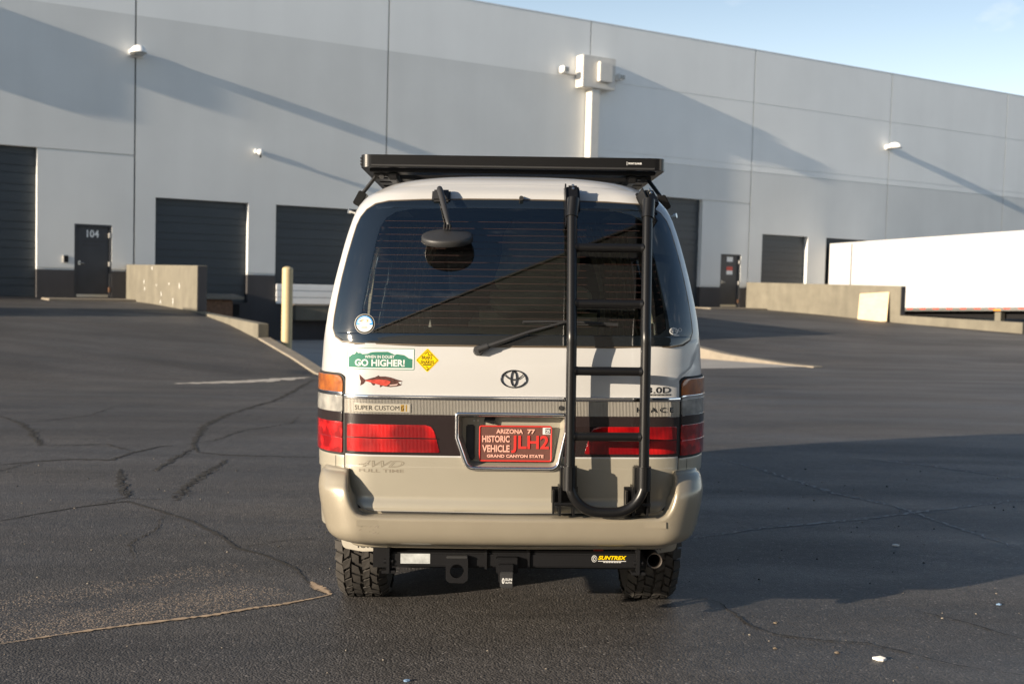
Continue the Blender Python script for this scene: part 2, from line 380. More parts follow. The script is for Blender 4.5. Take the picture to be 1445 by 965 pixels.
RAMP_W2 = [(0, .74), (3, .73), (6, .66), (7.5, .60), (10, .38), (12, .12), (14, -.08), (16.6, -.19), (18, -.6)]
RAMP_W3 = [(0, .78), (4, .66), (7.9, .49), (12.6, .37), (18, .12), (23, -.1), (24, -.5)]
def ground(s, t):
    y = yard(s, t)
    if -12.5 <= s <= -0.1: return max(y, lerp_table(RAMP_L, t))
    if 11.1 <= s <= 24.66:
        k = (s - 11.1) / 13.56
        return max(y, lerp_table(RAMP_W2, t) * (1 - k) + lerp_table(RAMP_W3, t) * k)
    return y
def gxy(x, y): return ground(*ST(x, y))

# ------------------------------------------------------------------ ground
def grid_lines(segs):
    out = []
    for a, b, st in segs:
        n = max(1, round((b - a) / st)); out += [a + (b - a) * i / n for i in range(n)]
    out.append(segs[-1][1]); return out
S = grid_lines([(-220, -60, 20), (-60, -13, 4), (-13, -12.5, .49), (-12.5, -.11, .8), (-.11, -.09, .02), (-.09, 11.09, .8), (11.09, 11.11, .02), (11.11, 24.65, .8), (24.65, 24.67, .02), (24.67, 40, 1), (40, 80, 5), (80, 220, 20)])
T = grid_lines([(-40, 0, 10), (0, 26, .4), (26, 44, 1), (44, 60, 4), (60, 300, 30)])
mb = MB()
for t in T:
    for s in S: mb.v.append((s, -t, ground(s, t)))
ns = len(S)
for j in range(len(T) - 1):
    for i in range(ns - 1):
        mb.f.append((j * ns + i, (j + 1) * ns + i, (j + 1) * ns + i + 1, j * ns + i + 1)); mb.m.append(0)
# object space of the asphalt is world space, so the worn strip lies beside the sand streak
mb.v = [tuple(W(s, -t, z)) for s, t, z in mb.v]
ground_o = mb.build('ground', M_asphalt, smooth=True, angle=60)
tag(ground_o, kind='structure')
mb = MB()
NS, NT = 12, 16
for j in range(NT + 1):
    for i in range(NS + 1):
        s = 0.1 + (10.9 - 0.1) * i / NS; t = 0.0 + (15.5 + 1.2 * i / NS) * j / NT
        mb.v.append((s, -t, yard(s, t) + 0.006))
for j in range(NT):
    for i in range(NS):
        a = j * (NS + 1) + i; mb.f.append((a, a + NS + 1, a + NS + 2, a + 1)); mb.m.append(0)
tag(mb.build('concrete_apron', M_slab, loc=BO, rotz=BANG), kind='structure')

def ribbon(name, pts, width, m, lift, jitter=0.5, sub=7, taper=True, parent=None, wander=0.03):
    rnd = random.Random(len(name) * 7 + int(abs(pts[0][0]) * 100))
    P = []
    for (x0, y0), (x1, y1) in zip(pts, pts[1:]):
        L = math.hypot(x1 - x0, y1 - y0); n = max(2, int(sub * max(L, .3) / .3))
        for i in range(n):
            t = i / n; w = wander * min(1, L)
            P.append((x0 + (x1 - x0) * t + rnd.uniform(-w, w), y0 + (y1 - y0) * t + rnd.uniform(-w, w)))
    P.append(pts[-1]); mb = MB(); n = len(P)
    for i, (x, y) in enumerate(P):
        a = P[max(i - 1, 0)]; b = P[min(i + 1, n - 1)]; dx, dy = b[0] - a[0], b[1] - a[1]; L = math.hypot(dx, dy) or 1
        w = width * rnd.uniform(1 - jitter, 1 + jitter) / 2
        if taper: w *= min(1, .25 + 3 * min(i, n - 1 - i) / n)
        for sg in (-1, 1):
            X, Y = x - dy / L * w * sg, y + dx / L * w * sg
            mb.v.append((X, Y, gxy(X, Y) + lift))
    for i in range(n - 1): mb.f.append((2 * i, 2 * i + 1, 2 * i + 3, 2 * i + 2)); mb.m.append(0)
    o = mb.build(name, m, parent=parent); return o
CR = [
 [(-4.3, 9.51), (-4.09, 9.74), (-3.82, 9.9), (-3.49, 9.88), (-3.45, 10.39), (-3.35, 10.8), (-3.24, 10.86)],
 [(-3.23, 9.41), (-3.05, 8.84), (-2.72, 8.04)],
 [(-3.25, 7.18), (-3.09, 7.46), (-2.93, 7.69), (-2.68, 7.93), (-2.3, 7.54), (-2.08, 7.31), (-1.74, 6.83), (-1.57, 6.51), (-1.37, 6.34), (-1.15, 6.07), (-1.0, 5.72)],
 [(-3.43, 19.65), (-3.32, 17.26), (-3.27, 15.73), (-3.44, 13.75), (-3.41, 12.6), (-3.18, 11.42), (-3.05, 10.88), (-2.88, 10.45), (-2.61, 10.3), (-2.42, 10.26), (-1.75, 10.23)],
 [(-3.01, 10.73), (-2.96, 9.85), (-2.93, 9.32)], [(-2.5, 10.02), (-2.47, 8.89), (-2.38, 7.98)],
 [(-5.99, 13.25), (-5.46, 12.59), (-4.99, 11.79), (-4.46, 10.74)],
 [(0.96, 5.56), (1.04, 5.46), (1.12, 5.06), (1.2, 4.94), (1.39, 4.86), (1.57, 4.83), (1.69, 4.71), (1.85, 4.54), (2.07, 4.43)],
 [(1.93, 5.39), (2.11, 5.2), (2.28, 4.92)]]
for i, c in enumerate(CR):
    far = c[0][1] > 9
    w_ = 0.024 if far else (0.013 if i not in (7, 8) else 0.009)
    ribbon('crack', c, w_, M_crack, 0.004, 0.8, sub=11, parent=ground_o, wander=0.045 if far else 0.016)
    if i not in (7, 8): ribbon('crack_edge', c, 0.045 if far else 0.024, M_crackedge, 0.002, 0.6, sub=9, parent=ground_o, wander=0.045 if far else 0.018)
for c in ([(-2.30, 7.54), (-2.18, 7.0), (-2.22, 6.6), (-2.05, 6.2)], [(-3.24, 10.86), (-2.95, 11.3), (-2.9, 12.1), (-2.5, 12.9), (-2.55, 13.6)], [(-4.09, 9.74), (-4.2, 9.0), (-4.05, 8.4)], [(-2.93, 7.69), (-2.75, 8.05), (-2.5, 8.0), (-2.2, 8.5)], [(-1.57, 6.51), (-1.3, 6.75), (-1.05, 6.8)], [(-5.46, 12.59), (-5.0, 13.4), (-5.1, 14.6)], [(-3.45, 10.39), (-3.9, 10.9), (-4.46, 10.74)]):
    ribbon('crack', c, 0.018 if c[0][1] > 9 else 0.008, M_crack, 0.0045, 0.85, sub=11, parent=ground_o, wander=0.03)
for c in ([(1.88, 10.65), (2.22, 9.82), (2.5, 8.69), (2.82, 8.1), (2.92, 7.54), (3.11, 6.76)], [(1.16, 6.95), (1.66, 7.29), (2.34, 7.6), (2.93, 7.94), (3.9, 8.51)], [(3.17, 10.78), (3.77, 10.26), (4.36, 9.52)]):
    ribbon('sealed_crack', c, 0.022, M_seal, 0.003, 0.8, sub=12, parent=ground_o, wander=0.03)
ribbon('sand_streak', [(-2.1, 4.65), (-1.98, 4.74), (-1.79, 4.87), (-1.6, 4.98), (-1.34, 5.12), (-1.19, 5.24), (-1.07, 5.31), (-0.93, 5.43), (-0.86, 5.5)], 0.022, M_sand, 0.004, 0.7, sub=14, parent=ground_o, wander=0.008)
ribbon('sand_streak', [(-1.0, 5.75), (-0.96, 5.66), (-0.9, 5.57), (-0.86, 5.5)], 0.045, M_sand, 0.004, 0.7, sub=14, parent=ground_o, wander=0.012)
ribbon('painted_line', [(-5.45, 18.35), (-4.92, 18.66), (-4.32, 19.08), (-3.96, 19.65), (-3.59, 20.18)], 0.42, M_wornline, 0.004, 0.45, parent=ground_o, wander=0.02)

# ------------------------------------------------------------------ warehouse
def relief(sc, zc, depth, mati, base_d=0.07):
    """front of a wall as cells with their own depth; None leaves an opening"""
    mb = MB(); ns, nz_ = len(sc) - 1, len(zc) - 1
    D = [[depth((sc[i] + sc[i + 1]) / 2, (zc[j] + zc[j + 1]) / 2) for j in range(nz_)] for i in range(ns)]
    def g(i, j):
        if i < 0 or i >= ns: return base_d
        if j < 0 or j >= nz_: return 0.3
        return D[i][j]
    for i in range(ns):
        for j in range(nz_):
            d = D[i][j]; s0, s1, z0, z1 = sc[i], sc[i + 1], zc[j], zc[j + 1]; mi = mati((s0 + s1) / 2, (z0 + z1) / 2, d)
            if d is None: continue
            mb.face([(s0, d, z0), (s1, d, z0), (s1, d, z1), (s0, d, z1)], mi)
            for di, dj in ((-1, 0), (1, 0), (0, -1), (0, 1)):
                e = g(i + di, j + dj); e = 0.30 if e is None else e
                if e <= d: continue
                if di: x = s0 if di < 0 else s1; mb.face([(x, d, z0), (x, e, z0), (x, e, z1), (x, d, z1)], mi)
                else: z = z0 if dj < 0 else z1; mb.face([(s0, d, z), (s1, d, z), (s1, e, z), (s0, e, z)], mi)
    return mb
PW = 8.2
wh = empty('warehouse', 'long grey tilt-up concrete warehouse with dark roll-up doors behind the van', 'warehouse', BO, BANG)
WAINS, DOCK_T, DRV_T, B2, B1, ROOF = 1.63, 3.85, 5.07, 6.60, 9.15, 11.28
def openings(i):
    r = (i + 1) * PW; l = i * PW; k = i % 3
    if k == 2: # drive-in door and man door
        a, m0, m1 = (-6.4, -1.69, -.64) if i == -1 else (r - 6.2, r - 1.48, r - .40)
        b = -2.71 if i == -1 else (r - 2.53)
        if i != -1: m0, m1 = r - 1.48, r - .40
        return [('drive', a, b, 0.79, DRV_T), ('man', m0, m1, 0.80, 2.95)]
    if k == 0:
        if i == 3: return [('dock', 25.34, 27.97, .72, DOCK_T), ('dock', 29.07, 31.7, .72, DOCK_T)]
        return [('dock', l + .62, l + 3.49, .72, DOCK_T), ('dock', l + 4.39, l + 7.26, .72, DOCK_T)]
    return [('dock', l + .94, l + 3.81, .72, DOCK_T), ('dock', l + 4.71, l + 7.58, .72, DOCK_T)]
for i in range(-4, 9):
    l, r = i * PW + .025, (i + 1) * PW - .025; ops = openings(i); east = i >= 2
    zc = [-.9, WAINS - .03, WAINS + .03, B1 - .02, B1 + .02, ROOF]
    if i >= 2: zc += [B2 - .02, B2 + .02, B2 - .27, B2 - .23]
    sc = [l, r]; groove = None
    for o in ops: sc += [o[1], o[2]]; zc += [o[3], o[4]]
    if ops[0][0] == 'drive': zc += [DRV_T - .06]; groove = (ops[0][2], r)
    sc = sorted(set(sc)); zc = sorted(set(zc))
    def depth(s, z):
        for o in ops:
            if o[1] < s < o[2] and o[3] < z < o[4]: return None
        if abs(z - WAINS) < .03 or (i >= 2 and abs(z - B1) < .02) : return 0.025
        if i >= 2 and (abs(z - B2) < .02 or abs(z - B2 + .25) < .02): return 0.025
        if groove and groove[0] < s < groove[1] and DRV_T - .06 < z < DRV_T: return 0.04
        return 0.0
    def mati(s, z, d):
        if z < WAINS: return 2
        if east: return 0 if z > B2 - .25 else 1
        return 0 if z > B1 else 1
    relief(sc, zc, depth, mati).build('wall_panel', [M_wall_light, M_wall_mid, M_wall_dark], wh)
    # doors
    for kind, a, b, z0, z1 in ops:
        if kind in ('drive', 'dock'):
            d = bpy.data.objects.new('roll_up_door', None); col.objects.link(d); d.parent = wh
            z = z0; k = 0
            hh = (z1 - z0) / round((z1 - z0) / .56)
            while z < z1 - .05:
                q = MB(); e = .012
                q.box(a + .0, b - .0, .20, .25, z + e, z + hh * .58, 0, ch=.012); q.box(a, b, .203, .25, z + hh * .62, z + hh - e, 0, ch=.012)
                q.box(a, b, .225, .26, z, z + hh, 0)
                q.build('door_slat', M_door, d); z += hh; k += 1
            # reveal trim, sunlit on the right jamb
        else:
            d = bpy.data.objects.new('personnel_door', None); col.objects.link(d); d.parent = wh
            q = MB(); q.box(a, a + .06, .02, .16, z0, z1); q.box(b - .06, b, .02, .16, z0, z1); q.box(a + .06, b - .06, .02, .16, z1 - .06, z1)
            q.build('door_frame', M_doorleaf, d)
            q = MB(); q.box(a + .065, b - .065, .09, .14, z0 + .01, z1 - .065); q.build('door_leaf', M_doorleaf, d)
            q = MB(); q.box(a + .08, b - .08, .082, .089, z0 + .015, z0 + .10); q.build('kick_plate', M_steel, d)
            q = MB(); hx = a + .15; zz = z0 + 1.02
            q.box(hx - .035, hx + .035, .06, .089, zz - .06, zz + .06, ch=.01); q.tube([(hx, .06, zz), (hx, .02, zz), (hx + .13, .02, zz - .01)], .016, 8)
            q.build('door_handle', M_steel, d, smooth=True)
            for hz in (z0 + .25, z0 + 1.0, z1 - .3):
                q = MB(); q.box(b - .085, b - .035, .0, .085, hz - .07, hz + .07); q.build('hinge', M_rust if hz < 1.5 else M_trim, d)
            if i == -1:
                q = MB(); text_on(q, '104', lambda x, z: (x, .087, z), a + .36, a + .70, z1 - .38, z1 - .16, bold=.02); q.build('door_number', M_white, d, fixn=False)
                for w_, zz in ((.62, z1 - .50), (.50, z1 - .61)):
                    q = MB(); q.box(a + .24, a + .24 + w_, .0885, .0895, zz - .025, zz + .025); q.build('painted_out_lettering', M_wall_dark, d)
            else:
                q = MB(); q.box(a + .40, a + .72, .084, .089, z1 - .30, z1 - .10); q.build('door_notice', M_white, d)
                q = MB(); q.box(a + .40, a + .72, .084, .089, z1 - .66, z1 - .50, 0); q.box(a + .40, a + .72, .084, .089, z1 - .82, z1 - .662, 1); q.build('door_notice', [M_tape, M_white], d)
            q = MB(); q.box(a - .9 if i == -1 else a - 1.6, b + .95 if i == -1 else b + .3, -1.3, -.003, z0 - .5, z0 - .01, ch=.02); q.build('door_landing', M_curb, wh)
    if ops[0][0] == 'dock':
        for n_, (kind, a, b, z0, z1) in enumerate(ops):
            q = MB(); q.box(a + .25, b - .25, -.02, -.004, z0 - .42, z0 - .05, ch=.0); q.build('dock_pit_shade', M_void, wh)  # flat dark slab on the wall, its colour standing in for the pit's shade
            if n_ == 1:   # raised white leveller lip with a concrete nose below
                for k in range(3):
                    q = MB(); q.box(a + .02, b - .02, -.09, -.03, z0 - .02 + k * .215, z0 + .185 + k * .215, ch=.015); q.build('leveller_slat', M_white, wh)
                q = MB(); q.box(a + .55, b - .15, -.42, -.022, z0 - .54, z0 - .07, 0, ch=.02); q.box(a + .50, b - .1, -.44, -.022, z0 - .066, z0 - .03, 1); q.build('dock_nose', [M_concrete, M_curb], wh)
            else:
                q = MB(); q.box(a + .35, a + 2.1, -1.0, -.022, z0 - .75, z0 + .10, 0, ch=.03); q.build('dock_platform', M_rust, wh)
                q = MB(); q.prism([(-1.15, z0 + .12), (-.03, z0 + .22), (-.03, z0 + .27), (-1.15, z0 + .20)], lambda y, z, s: (s, y, z), a + .25, a + 2.4); q.build('dock_plate', M_curb, wh)
# joints behind the panel gaps, roof edge and body of the building
for i in range(-4, 10):
    q = MB(); q.box(i * PW - .12, i * PW + .12, .05, .2, -.9, ROOF - .03); q.build('joint_filler', M_joint, wh)
q = MB(); q.box(-4 * PW, 9 * PW, .30, 40, -.9, ROOF - .05); q.build('building_core', M_void, wh)
q = MB(); q.box(-4 * PW, 9 * PW, -.01, .33, ROOF + .001, ROOF + .035); q.build('coping', M_wall_mid, wh)

# fixtures on the wall
def on_wall(name, label, cat, s, z, group=None): return empty(name, label, cat, W(s, 0, z), BANG, group)
for s, z, lab in ((0.0, 8.04, 'white wall pack light above the door numbered 104'), (32.7, 8.02, 'white wall pack light above the parked white trailer')):
    L = on_wall('wall_light', lab, 'wall light', s, z, 'wall pack lights on the warehouse')
    bm = bmesh.new(); bmesh.ops.create_uvsphere(bm, u_segments=20, v_segments=10, radius=1)
    for v in bm.verts:
        v.co = Vector((v.co.x * .24, -.36 + v.co.y * .36, max(v.co.z, 0) * .24 - .04 if v.co.z > 0 else -.04))
    q = MB(); q.addbm(bm); q.box(-.22, .22, -.10, -.003, -.12, .12, ch=.03); q.build('housing', M_white, L, smooth=True)
    q = MB(); q.box(-.17, .17, -.66, -.08, -.085, -.045, ch=.015); q.build('lens', M_clear, L)
c = on_wall('security_camera', 'small white dome security camera between dock doors', 'security camera', 3.75, 5.43)
q = MB(); q.box(-.11, .11, -.10, -.003, -.02, .12, ch=.02); q.tube([(0, -.1, .02), (0, -.30, .02)], [.05, .08], 10); q.build('mount', M_white, c)
bm = bmesh.new(); bmesh.ops.create_uvsphere(bm, u_segments=14, v_segments=8, radius=.10); q = MB(); q.addbm(bm, 0, Matrix.Translation((0, -.30, .0))); q.build('dome', M_white, c, smooth=True)
q = MB(); q.tube([(0, -.3, -.16), (0, -.34, -.10)], .03, 8); q.build('eye', M_black, c)
c = on_wall('key_reader', 'small black key reader beside door 104', 'key reader', -1.92, 1.92)
q = MB(); q.box(-.06, .06, -.06, -.003, -.10, .10, ch=.012); q.build('reader_body', M_black, c); q = MB(); q.box(-.085, -.062, -.05, -.003, -.1, .1); q.build('back_plate', M_trim, c)
for s0, lab in ((16.4, 'cream electrical box high on the wall above the roof rack'), (16.4 - 3 * PW, 'cream electrical box high on the wall beyond the left edge')):
    c = on_wall('electrical_box', lab, 'electrical box', s0, 8.77, 'electrical boxes on the warehouse')
    q = MB(); q.box(-.66, .82, -.50 if s0 > 0 else -.42, -.03, 0 if s0 > 0 else -1.0, 1.16 if s0 > 0 else .95, ch=.02); q.build('cabinet', M_offwhite, c)
    q = MB(); q.box(-.02, .56, -.68 if s0 > 0 else -.6, -.502 if s0 > 0 else -.422, .24, .96, ch=.02); q.build('hatch', M_offwhite, c)
    if s0 > 0: q = MB(); q.box(-.17, .21, -.40, -.03, -9.2, -.002, ch=.02); q.build('downpipe', M_offwhite, c)
    for sx in (-1.32, 1.2):
        q = MB(); q.box(sx - .13, sx + .13, -.42, -.10, .45, .68, 0, ch=.03); q.box(sx - .05, sx + .05, -.10, -.003, .5, .62, 1); q.build('floodlight', [M_white, M_plastic], c)
        q = MB(); q.box(sx - .10, sx + .10, -.435, -.421, .48, .63); q.build('floodlight_lens', M_clear, c)
    q = MB(); q.tube([(-1.32, -.05, .47), (-.66, -.05, .47)], .025, 8); q.tube([(.82, -.05, .47), (1.2, -.05, .47)], .025, 8); q.build('conduit', M_trim, c)

# ------------------------------------------------------------------ retaining walls, curbs, bollard
def wall_strip(name, s0, s1, prof, m, label, cat, group=None, base=-.8):
    """prof: (t, top) pairs; a wall running out from the building"""
    q = MB(); n = len(prof)
    for k in range(n - 1):
        (t0, a), (t1, b) = prof[k], prof[k + 1]
        if t1 - t0 < 1e-6: continue
        q.face([(s0, -t0, base), (s0, -t1, base), (s0, -t1, b), (s0, -t0, a)]); q.face([(s1, -t0, base), (s1, -t1, base), (s1, -t1, b), (s1, -t0, a)])
        q.face([(s0, -t0, a), (s0, -t1, b), (s1, -t1, b), (s1, -t0, a)])
    for k in range(n):
        t, a = prof[k]
        if k < n - 1 and abs(prof[k + 1][0] - t) < 1e-6:
            b = prof[k + 1][1]; q.face([(s0, -t, a), (s1, -t, a), (s1, -t, b), (s0, -t, b)])
    t, a = prof[-1]; q.face([(s0, -t, base), (s1, -t, base), (s1, -t, a), (s0, -t, a)])
    o = q.build(name, m, loc=BO, rotz=BANG, merge=1e-4)
    bv = o.modifiers.new('bevel', 'BEVEL'); bv.width = .02; bv.segments = 2; bv.limit_method = 'ANGLE'
    return tag(o, label, cat, group)
w1 = wall_strip('retaining_wall', -.22, .02, [(.02, 1.81), (7.5, 1.78), (7.5, .66), (12.0, .57)], M_concrete, 'tan concrete ramp wall in front of door 104 with white chips', 'wall', 'concrete ramp walls')
wall_strip('retaining_wall', 10.9, 11.2, [(.02, 1.80), (11.8, 1.78)], M_concrete, 'concrete ramp wall hidden behind the van', 'wall', 'concrete ramp walls')
w3 = wall_strip('retaining_wall', 24.55, 24.8, [(.02, 1.84), (7.85, 1.80), (7.85, .76), (12.65, .72)], M_concrete, 'tan concrete ramp wall with a plywood sheet leaning on it', 'wall', 'concrete ramp walls')
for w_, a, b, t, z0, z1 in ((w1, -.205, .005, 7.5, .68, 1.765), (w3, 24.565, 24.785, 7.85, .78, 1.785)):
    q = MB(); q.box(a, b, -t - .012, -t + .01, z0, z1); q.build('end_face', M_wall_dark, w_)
rnd = random.Random(5)
for t, z, h in ((3.1, 1.70, .10), (2.2, 1.32, .14), (2.3, 1.12, .10), (4.1, 1.02, .16), (4.05, .80, .12), (4.9, 1.30, .06), (5.9, 1.25, .16), (5.3, .86, .20), (3.6, 1.25, .05)):
    q = MB(); n = 7; q.face([(-.2235, -t + .03 * math.cos(6.28 * k / n) * rnd.uniform(.6, 1.3), z + h / 2 * math.sin(6.28 * k / n) * rnd.uniform(.6, 1.3)) for k in range(n)]); q.build('paint_chip', M_white, w1)
def curb(s0, s1, t0, t1, tab, ext, label, group='ramp edge curbs'):
    n = 12; return wall_strip('ramp_curb', s0, s1, [(t0 + (t1 - t0) * k / n, ext(t0 + (t1 - t0) * k / n)) for k in range(n + 1)], M_curb, label, 'curb', group)
curb(-.22, .06, 12.02, 15.6, RAMP_L, lambda t: max(lerp_table(RAMP_L, t), yard(0, t)) + .035, 'low concrete curb running from the bollard to the van')
curb(10.9, 11.2, 11.82, 16.9, RAMP_W2, lambda t: max(lerp_table(RAMP_W2, t), yard(11, t)) + .03, 'sunlit concrete curb edge to the right of the van')
b_ = W(.34, 12.2)
bo = empty('bollard', 'pale yellow steel bollard beside the ramp curb', 'bollard', (b_.x, b_.y, yard(.34, 12.2) - .02))
q = MB(); q.tube([(0, 0, 0), (0, 0, 2.02)], .112, 24, cap=False); q.build('post', M_bollard, bo, smooth=True)
bm = bmesh.new(); bmesh.ops.create_uvsphere(bm, u_segments=24, v_segments=10, radius=.112); q = MB()
for v in bm.verts: v.co.z = max(v.co.z, -.001) * .5 + 2.02
q.addbm(bm); q.build('cap', M_bollard, bo, smooth=True)
# plywood sheet leaning against the right hand ramp wall
q = MB(); Mx = Matrix.Translation((24.49, -6.78, .47)) @ Matrix.Rotation(R(9), 4, 'Y')
q.box(-.022, 0, -.66, .66, 0, 1.06, M=Mx @ Matrix.Rotation(R(-4), 4, 'X') @ Matrix.Translation((-.13, 0, 0)))
tag(q.build('plywood_sheet', M_ply, loc=BO, rotz=BANG), 'pale plywood sheet leaning on the concrete wall by the trailer', 'plywood')

# ------------------------------------------------------------------ trailer
tl = empty('semi_trailer', 'white box trailer backed up to the dock at the right edge', 'trailer', W(29.2, .1, 0), BANG)
TR = tl
sl = .036
def Zt(t, z): return z + sl * t
def tbox(name, s0, s1, t0, t1, z0, z1, m, ch=0.0):
    q = MB(); P = []
    for s in (s0, s1):
        for t in (t0, t1):
            for z in (z0, z1): P.append((s, -t, Zt(t, z)))
    q.v = P; q.f = [(0, 1, 3, 2), (4, 6, 7, 5), (0, 4, 5, 1), (2, 3, 7, 6), (0, 2, 6, 4), (1, 5, 7, 3)]; q.m = [0] * 6
    return q.build(name, m, TR)
tbox('roof_cap', 0, 2.55, 0, 13.0, 3.545, 3.60, M_trailer)
tbox('rear_corner', 0, 2.55, 0, 1.20, .72, 3.54, M_trailer)
tbox('corner_seam', .012, 2.5, 1.205, 1.245, .72, 3.53, M_black)
k = 0; t = 1.25
while t < 13:
    tbox('side_panel', .0 if k % 2 else .0015, 2.55, t, min(t + 1.18, 13), .815, 3.54, M_trailer); t += 1.184; k += 1
tbox('bottom_rail', -.012, 2.55, 1.25, 13, .69, .81, M_steel)
for k in range(15):
    t = 3.6 + k * .62; tbox('reflector_tape', -.016, -.0125, t, t + .28, .755, .805, M_tape)
tbox('frame_rail', .5, 2.0, .4, 12.5, .40, .685, M_black)
for dx in (.15, 2.1): tbox('landing_leg', dx, dx + .25, 8.1, 8.35, -.35, .685, M_concrete)
tbox('landing_foot', -.05, .5, 7.85, 8.6, -.42, -.353, M_steel)
tbox('side_marker', -.018, -.0125, 8.15, 8.45, .70, .75, M_amberled)
for ty in (2.2, 3.5):
    for sx in (.35, 2.2):
        q = MB(); q.tube([(sx - .14, -ty, .06 + sl * ty), (sx + .14, -ty, .06 + sl * ty)], .5, 28); q.build('wheel', M_rubber, TR, smooth=True)

# ------------------------------------------------------------------ invented things beyond the frame, added to shade or mirror in it
ct = empty('added_shade_container', 'invented container added unseen beyond the left edge to shade the ramp', 'container', W(-14.0, 7.9, .3), BANG)  # invented caster for the shadow band across the left ramp
q = MB(); q.box(-3, 3, -1.05, 1.05, 0, 2.9); q.build('shell', M_wall_mid, ct)
q = MB()
for k in range(24): q.box(-2.9 + k * .245, -2.9 + k * .245 + .12, -1.08, -1.053, .15, 2.7)
q.build('corrugation', M_wall_mid, ct)
nb = empty('added_reflection_building', 'invented warehouse behind the camera, shaped for the dark rear window reflection', 'warehouse', (4.2, -5.6, 0), math.atan2(-.86, -.5))  # invented; placed and sized for its reflection in the rear window
q = MB(); q.box(0, 60, .02, 25, -1, 14.2); q.build('wall', mat('charcoal_cladding', (.02, .02, .02), .8), nb)
q = MB(); q.box(-.1, 60.1, -.1, 25.1, 14.2, 14.4); q.build('coping', M_wall_dark, nb)
for k in range(5):
    q = MB(); q.box(4 + k * 9, 8 + k * 9, -.03, .017, -.4, 3.4); q.build('roll_up_door', M_door, nb)

# ------------------------------------------------------------------ van
VAN = empty('van', 'white and beige passenger van with roof rack and rear ladder, seen from behind', 'van')
yaw_, roll_, pit_ = R(1.15), R(.76), R(-.71)
VAN.matrix_world = Matrix.Translation((0.026, 4.62, 0.0)) @ Matrix.Rotation(yaw_, 4, 'Z') @ Matrix.Rotation(-roll_, 4, 'Y') @ Matrix.Rotation(pit_, 4, 'X')
def spline(tab, col_, x):
    n = len(tab)
    if x <= tab[0][0]: return tab[0][col_]
    if x >= tab[-1][0]: return tab[-1][col_]
    i = 0
    while tab[i + 1][0] < x: i += 1
    def slope(j):
        if j == 0: return (tab[1][col_] - tab[0][col_]) / (tab[1][0] - tab[0][0])
        if j == n - 1: return (tab[-1][col_] - tab[-2][col_]) / (tab[-1][0] - tab[-2][0])
        a = (tab[j][col_] - tab[j - 1][col_]) / (tab[j][0] - tab[j - 1][0]); b = (tab[j + 1][col_] - tab[j][col_]) / (tab[j + 1][0] - tab[j][0])
        if a * b <= 0: return 0
        return 2 * a * b / (a + b)
    h = tab[i + 1][0] - tab[i][0]; t = (x - tab[i][0]) / h; m0, m1 = slope(i) * h, slope(i + 1) * h
    return (2 * t**3 - 3 * t**2 + 1) * tab[i][col_] + (t**3 - 2 * t**2 + t) * m0 + (-2 * t**3 + 3 * t**2) * tab[i + 1][col_] + (t**3 - t**2) * m1
class Surf:
    def __init__(s, tab, bow): s.tab, s.bow = tab, bow
    def wyr(s, z):
        w, y, r = (spline(s.tab, k, z) for k in (1, 2, 3))
        if len(s.tab) > 15 and 1.32 < z < 1.877: y = .105 + .2 * (z - 1.3) + .215 * (z - 1.3) ** 2   # window section
        return w, y, r
    def P(s, a, z):
        w, y0, r = s.wyr(z); sg = 1 if a >= 0 else -1; a = abs(a); L1 = w - r; q = math.pi / 2 * r
        if a <= L1: x, y = a, y0
        elif a <= L1 + q:
            th = (a - L1) / r; x, y = L1 + r * math.sin(th), y0 + r * (1 - math.cos(th))
        else: x, y = w, y0 + r + (a - L1 - q)
        return Vector((sg * x, y + s.bow * (x / .84) ** 2, z))
    def N(s, a, z, h=.002):
        return (s.P(a + h, z) - s.P(a - h, z)).cross(s.P(a, z + h) - s.P(a, z - h)).normalized()
    def SP(s, a, z, off): return s.P(a, z) + s.N(a, z) * off
    def a_of_x(s, x, z):
        w, y0, r = s.wyr(z); L1 = w - r; ax = abs(x)
        if ax <= L1: return x
        return math.copysign(L1 + r * math.asin(min(1, (ax - L1) / r)), x)
    def sidea(s, z, y):   # arc parameter of a point on the flank at depth y
        w, y0, r = s.wyr(z); return (w - r) + math.pi / 2 * r + (y - y0 - r - s.bow * (w / .84) ** 2)
BODY = Surf([(.30, .815, .11, .26), (.45, .83, .09, .26), (.60, .838, .076, .26), (.645, .839, .094, .26), (.82, .842, .09, .26), (1.03, .843, .085, .26), (1.14, .840, .085, .26), (1.20, .836, .087, .26), (1.28, .829, .100, .235), (1.34, .821, .1133, .215), (1.40, .8115, .1272, .208), (1.47, .799, .145, .20), (1.545, .784, .167, .194), (1.62, .7695, .1910, .191), (1.705, .752, .2213, .19), (1.80, .728, .2588, .192), (1.877, .703, .293, .20), (1.93, .668, .327, .22), (1.965, .625, .38, .24), (2.0, .56, .43, .25), (2.025, .46, .505, .24), (2.045, .30, .64, .2)], .036)
BUMP = Surf([(.440, .69, .10, .10), (.452, .715, .055, .12), (.47, .757, .022, .14), (.50, .785, .005, .16), (.54, .797, .0, .17), (.60, .811, .0, .17), (.655, .820, .002, .17), (.685, .823, .008, .17), (.70, .823, .018, .17), (.725, .820, .038, .16), (.742, .815, .055, .155), (.752, .806, .075, .15)], .028)

